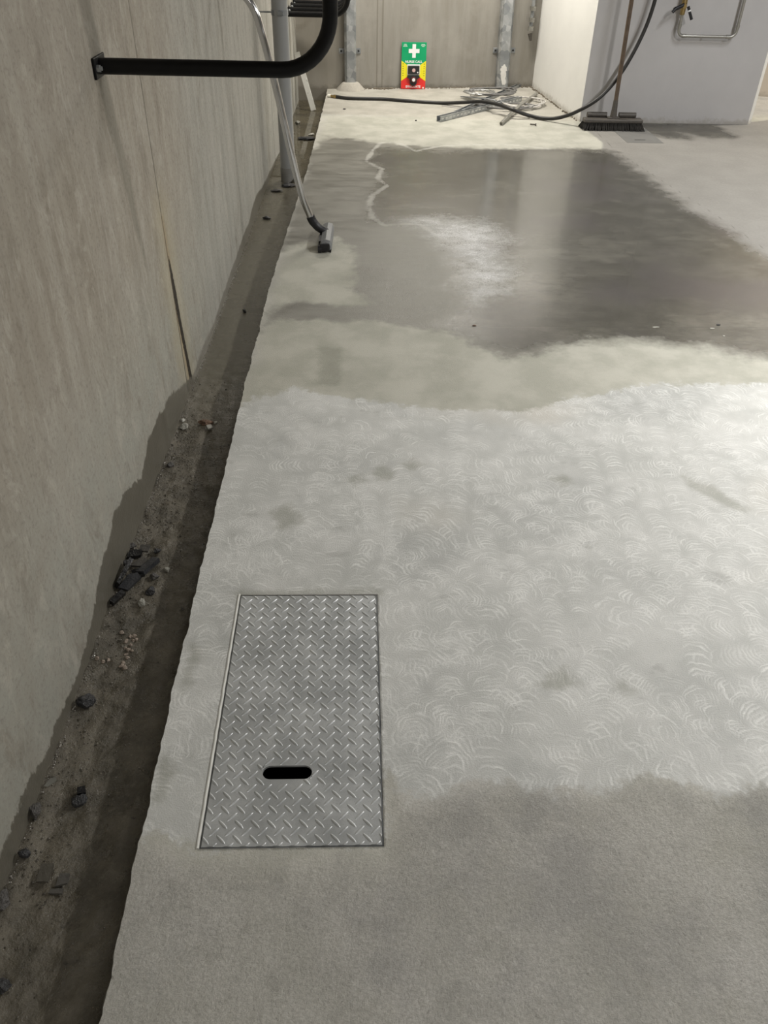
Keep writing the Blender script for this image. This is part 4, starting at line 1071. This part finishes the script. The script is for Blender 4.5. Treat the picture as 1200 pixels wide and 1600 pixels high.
# small things on the slab
def floor_bit(name, px, py, sz, mat, label, cat, seed, rz=0):
    p = G(px, py, .0); o = bmobj(name, rock_mesh(sz, seed, 1, 1), mat); o.location = (p[0], p[1], sz[2]*.75); o.rotation_euler = (0, 0, rz); return tag(o, label, cat)
bm = bmesh.new(); tube(bm, [(0, 0, .006), (.045, -.012, .006)], .005, 8); tube(bm, [(.040, -.0107, .006), (.050, -.0133, .006)], .010, 6)
o = bmobj('loose_bolt', bm, M['sock']); p = G(828, 196); o.location = (p[0], p[1], .004); tag(o, 'rusty bolt lying on the floor in front of the offcut pile', 'bolt')
floor_bit('pebble', 650, 189, (.010, .008, .006), rk_d, 'black pebble left of the strut channel end', 'pebble', 50)
floor_bit('pebble', 538, 171, (.016, .008, .006), rk_d, 'dark flake on the bright floor near the hose end', 'pebble', 51)
floor_bit('mortar_chip', 568, 134, (.030, .018, .016), simple('chip_white', (.62, .60, .55), .8), 'white mortar chip beside the left post foot', 'chip', 52, .5)
floor_bit('plaster_ball', 661, 139.5, (.012, .012, .012), simple('plug_white', (.75, .73, .68), .5), 'small white plug at the right foot of the nurse call station', 'plug', 53)
floor_bit('leaf', 741, 509, (.012, .006, .003), rk_b, 'dry brown leaf on the joint at the near edge of the wet floor', 'leaf', 54)
floor_bit('leaf', 1122, 508, (.012, .008, .004), rk_d, 'dark curled leaf above the white chips on the right joint', 'leaf', 55)
floor_bit('paint_chip', 1025, 511.5, (.022, .004, .002), rk_ww, 'thin white paint chip on the floor joint, left of the leaf', 'chip', 56)
floor_bit('paint_chip', 1113, 513.5, (.014, .004, .002), rk_ww, 'thin white paint chip on the floor joint under the dark leaf', 'chip', 57)
floor_bit('paint_chip', 1131, 525, (.007, .005, .002), rk_ww, 'small round white chip just below the floor joint', 'chip', 58)
# rubble fringe at the back wall foot
bm = bmesh.new(); random.seed(23)
for k in range(260):
    x = random.uniform(-.2, 1.45) if k < 190 else random.uniform(-.05, .12)
    if .17 < x < .46: continue
    s = random.uniform(.003, .009); r_ = bmesh.ops.create_icosphere(bm, subdivisions=1, radius=s); c = Vector((x, backy(x)-.012-abs(random.gauss(0, .02)), s*.6))
    for v in r_['verts']: v.co = Vector((v.co.x*random.uniform(.7, 1.6), v.co.y, v.co.z*.8))+c
for k in range(120):
    t = random.random(); x = 1.692+(1.49-1.692)*t; y = 7.33+1.4*t; s = random.uniform(.003, .008); r_ = bmesh.ops.create_icosphere(bm, subdivisions=1, radius=s); c = Vector((x-.012-abs(random.gauss(0, .008)), y, s*.6))
    for v in r_['verts']: v.co += c
tag(bmobj('dirt_fringe', bm, simple('dry_dirt', (.17, .145, .11), .9, 0, .4, 20)), 'dry dirt and crumbs along the foot of the back wall and white wall', 'dirt', kind='stuff')
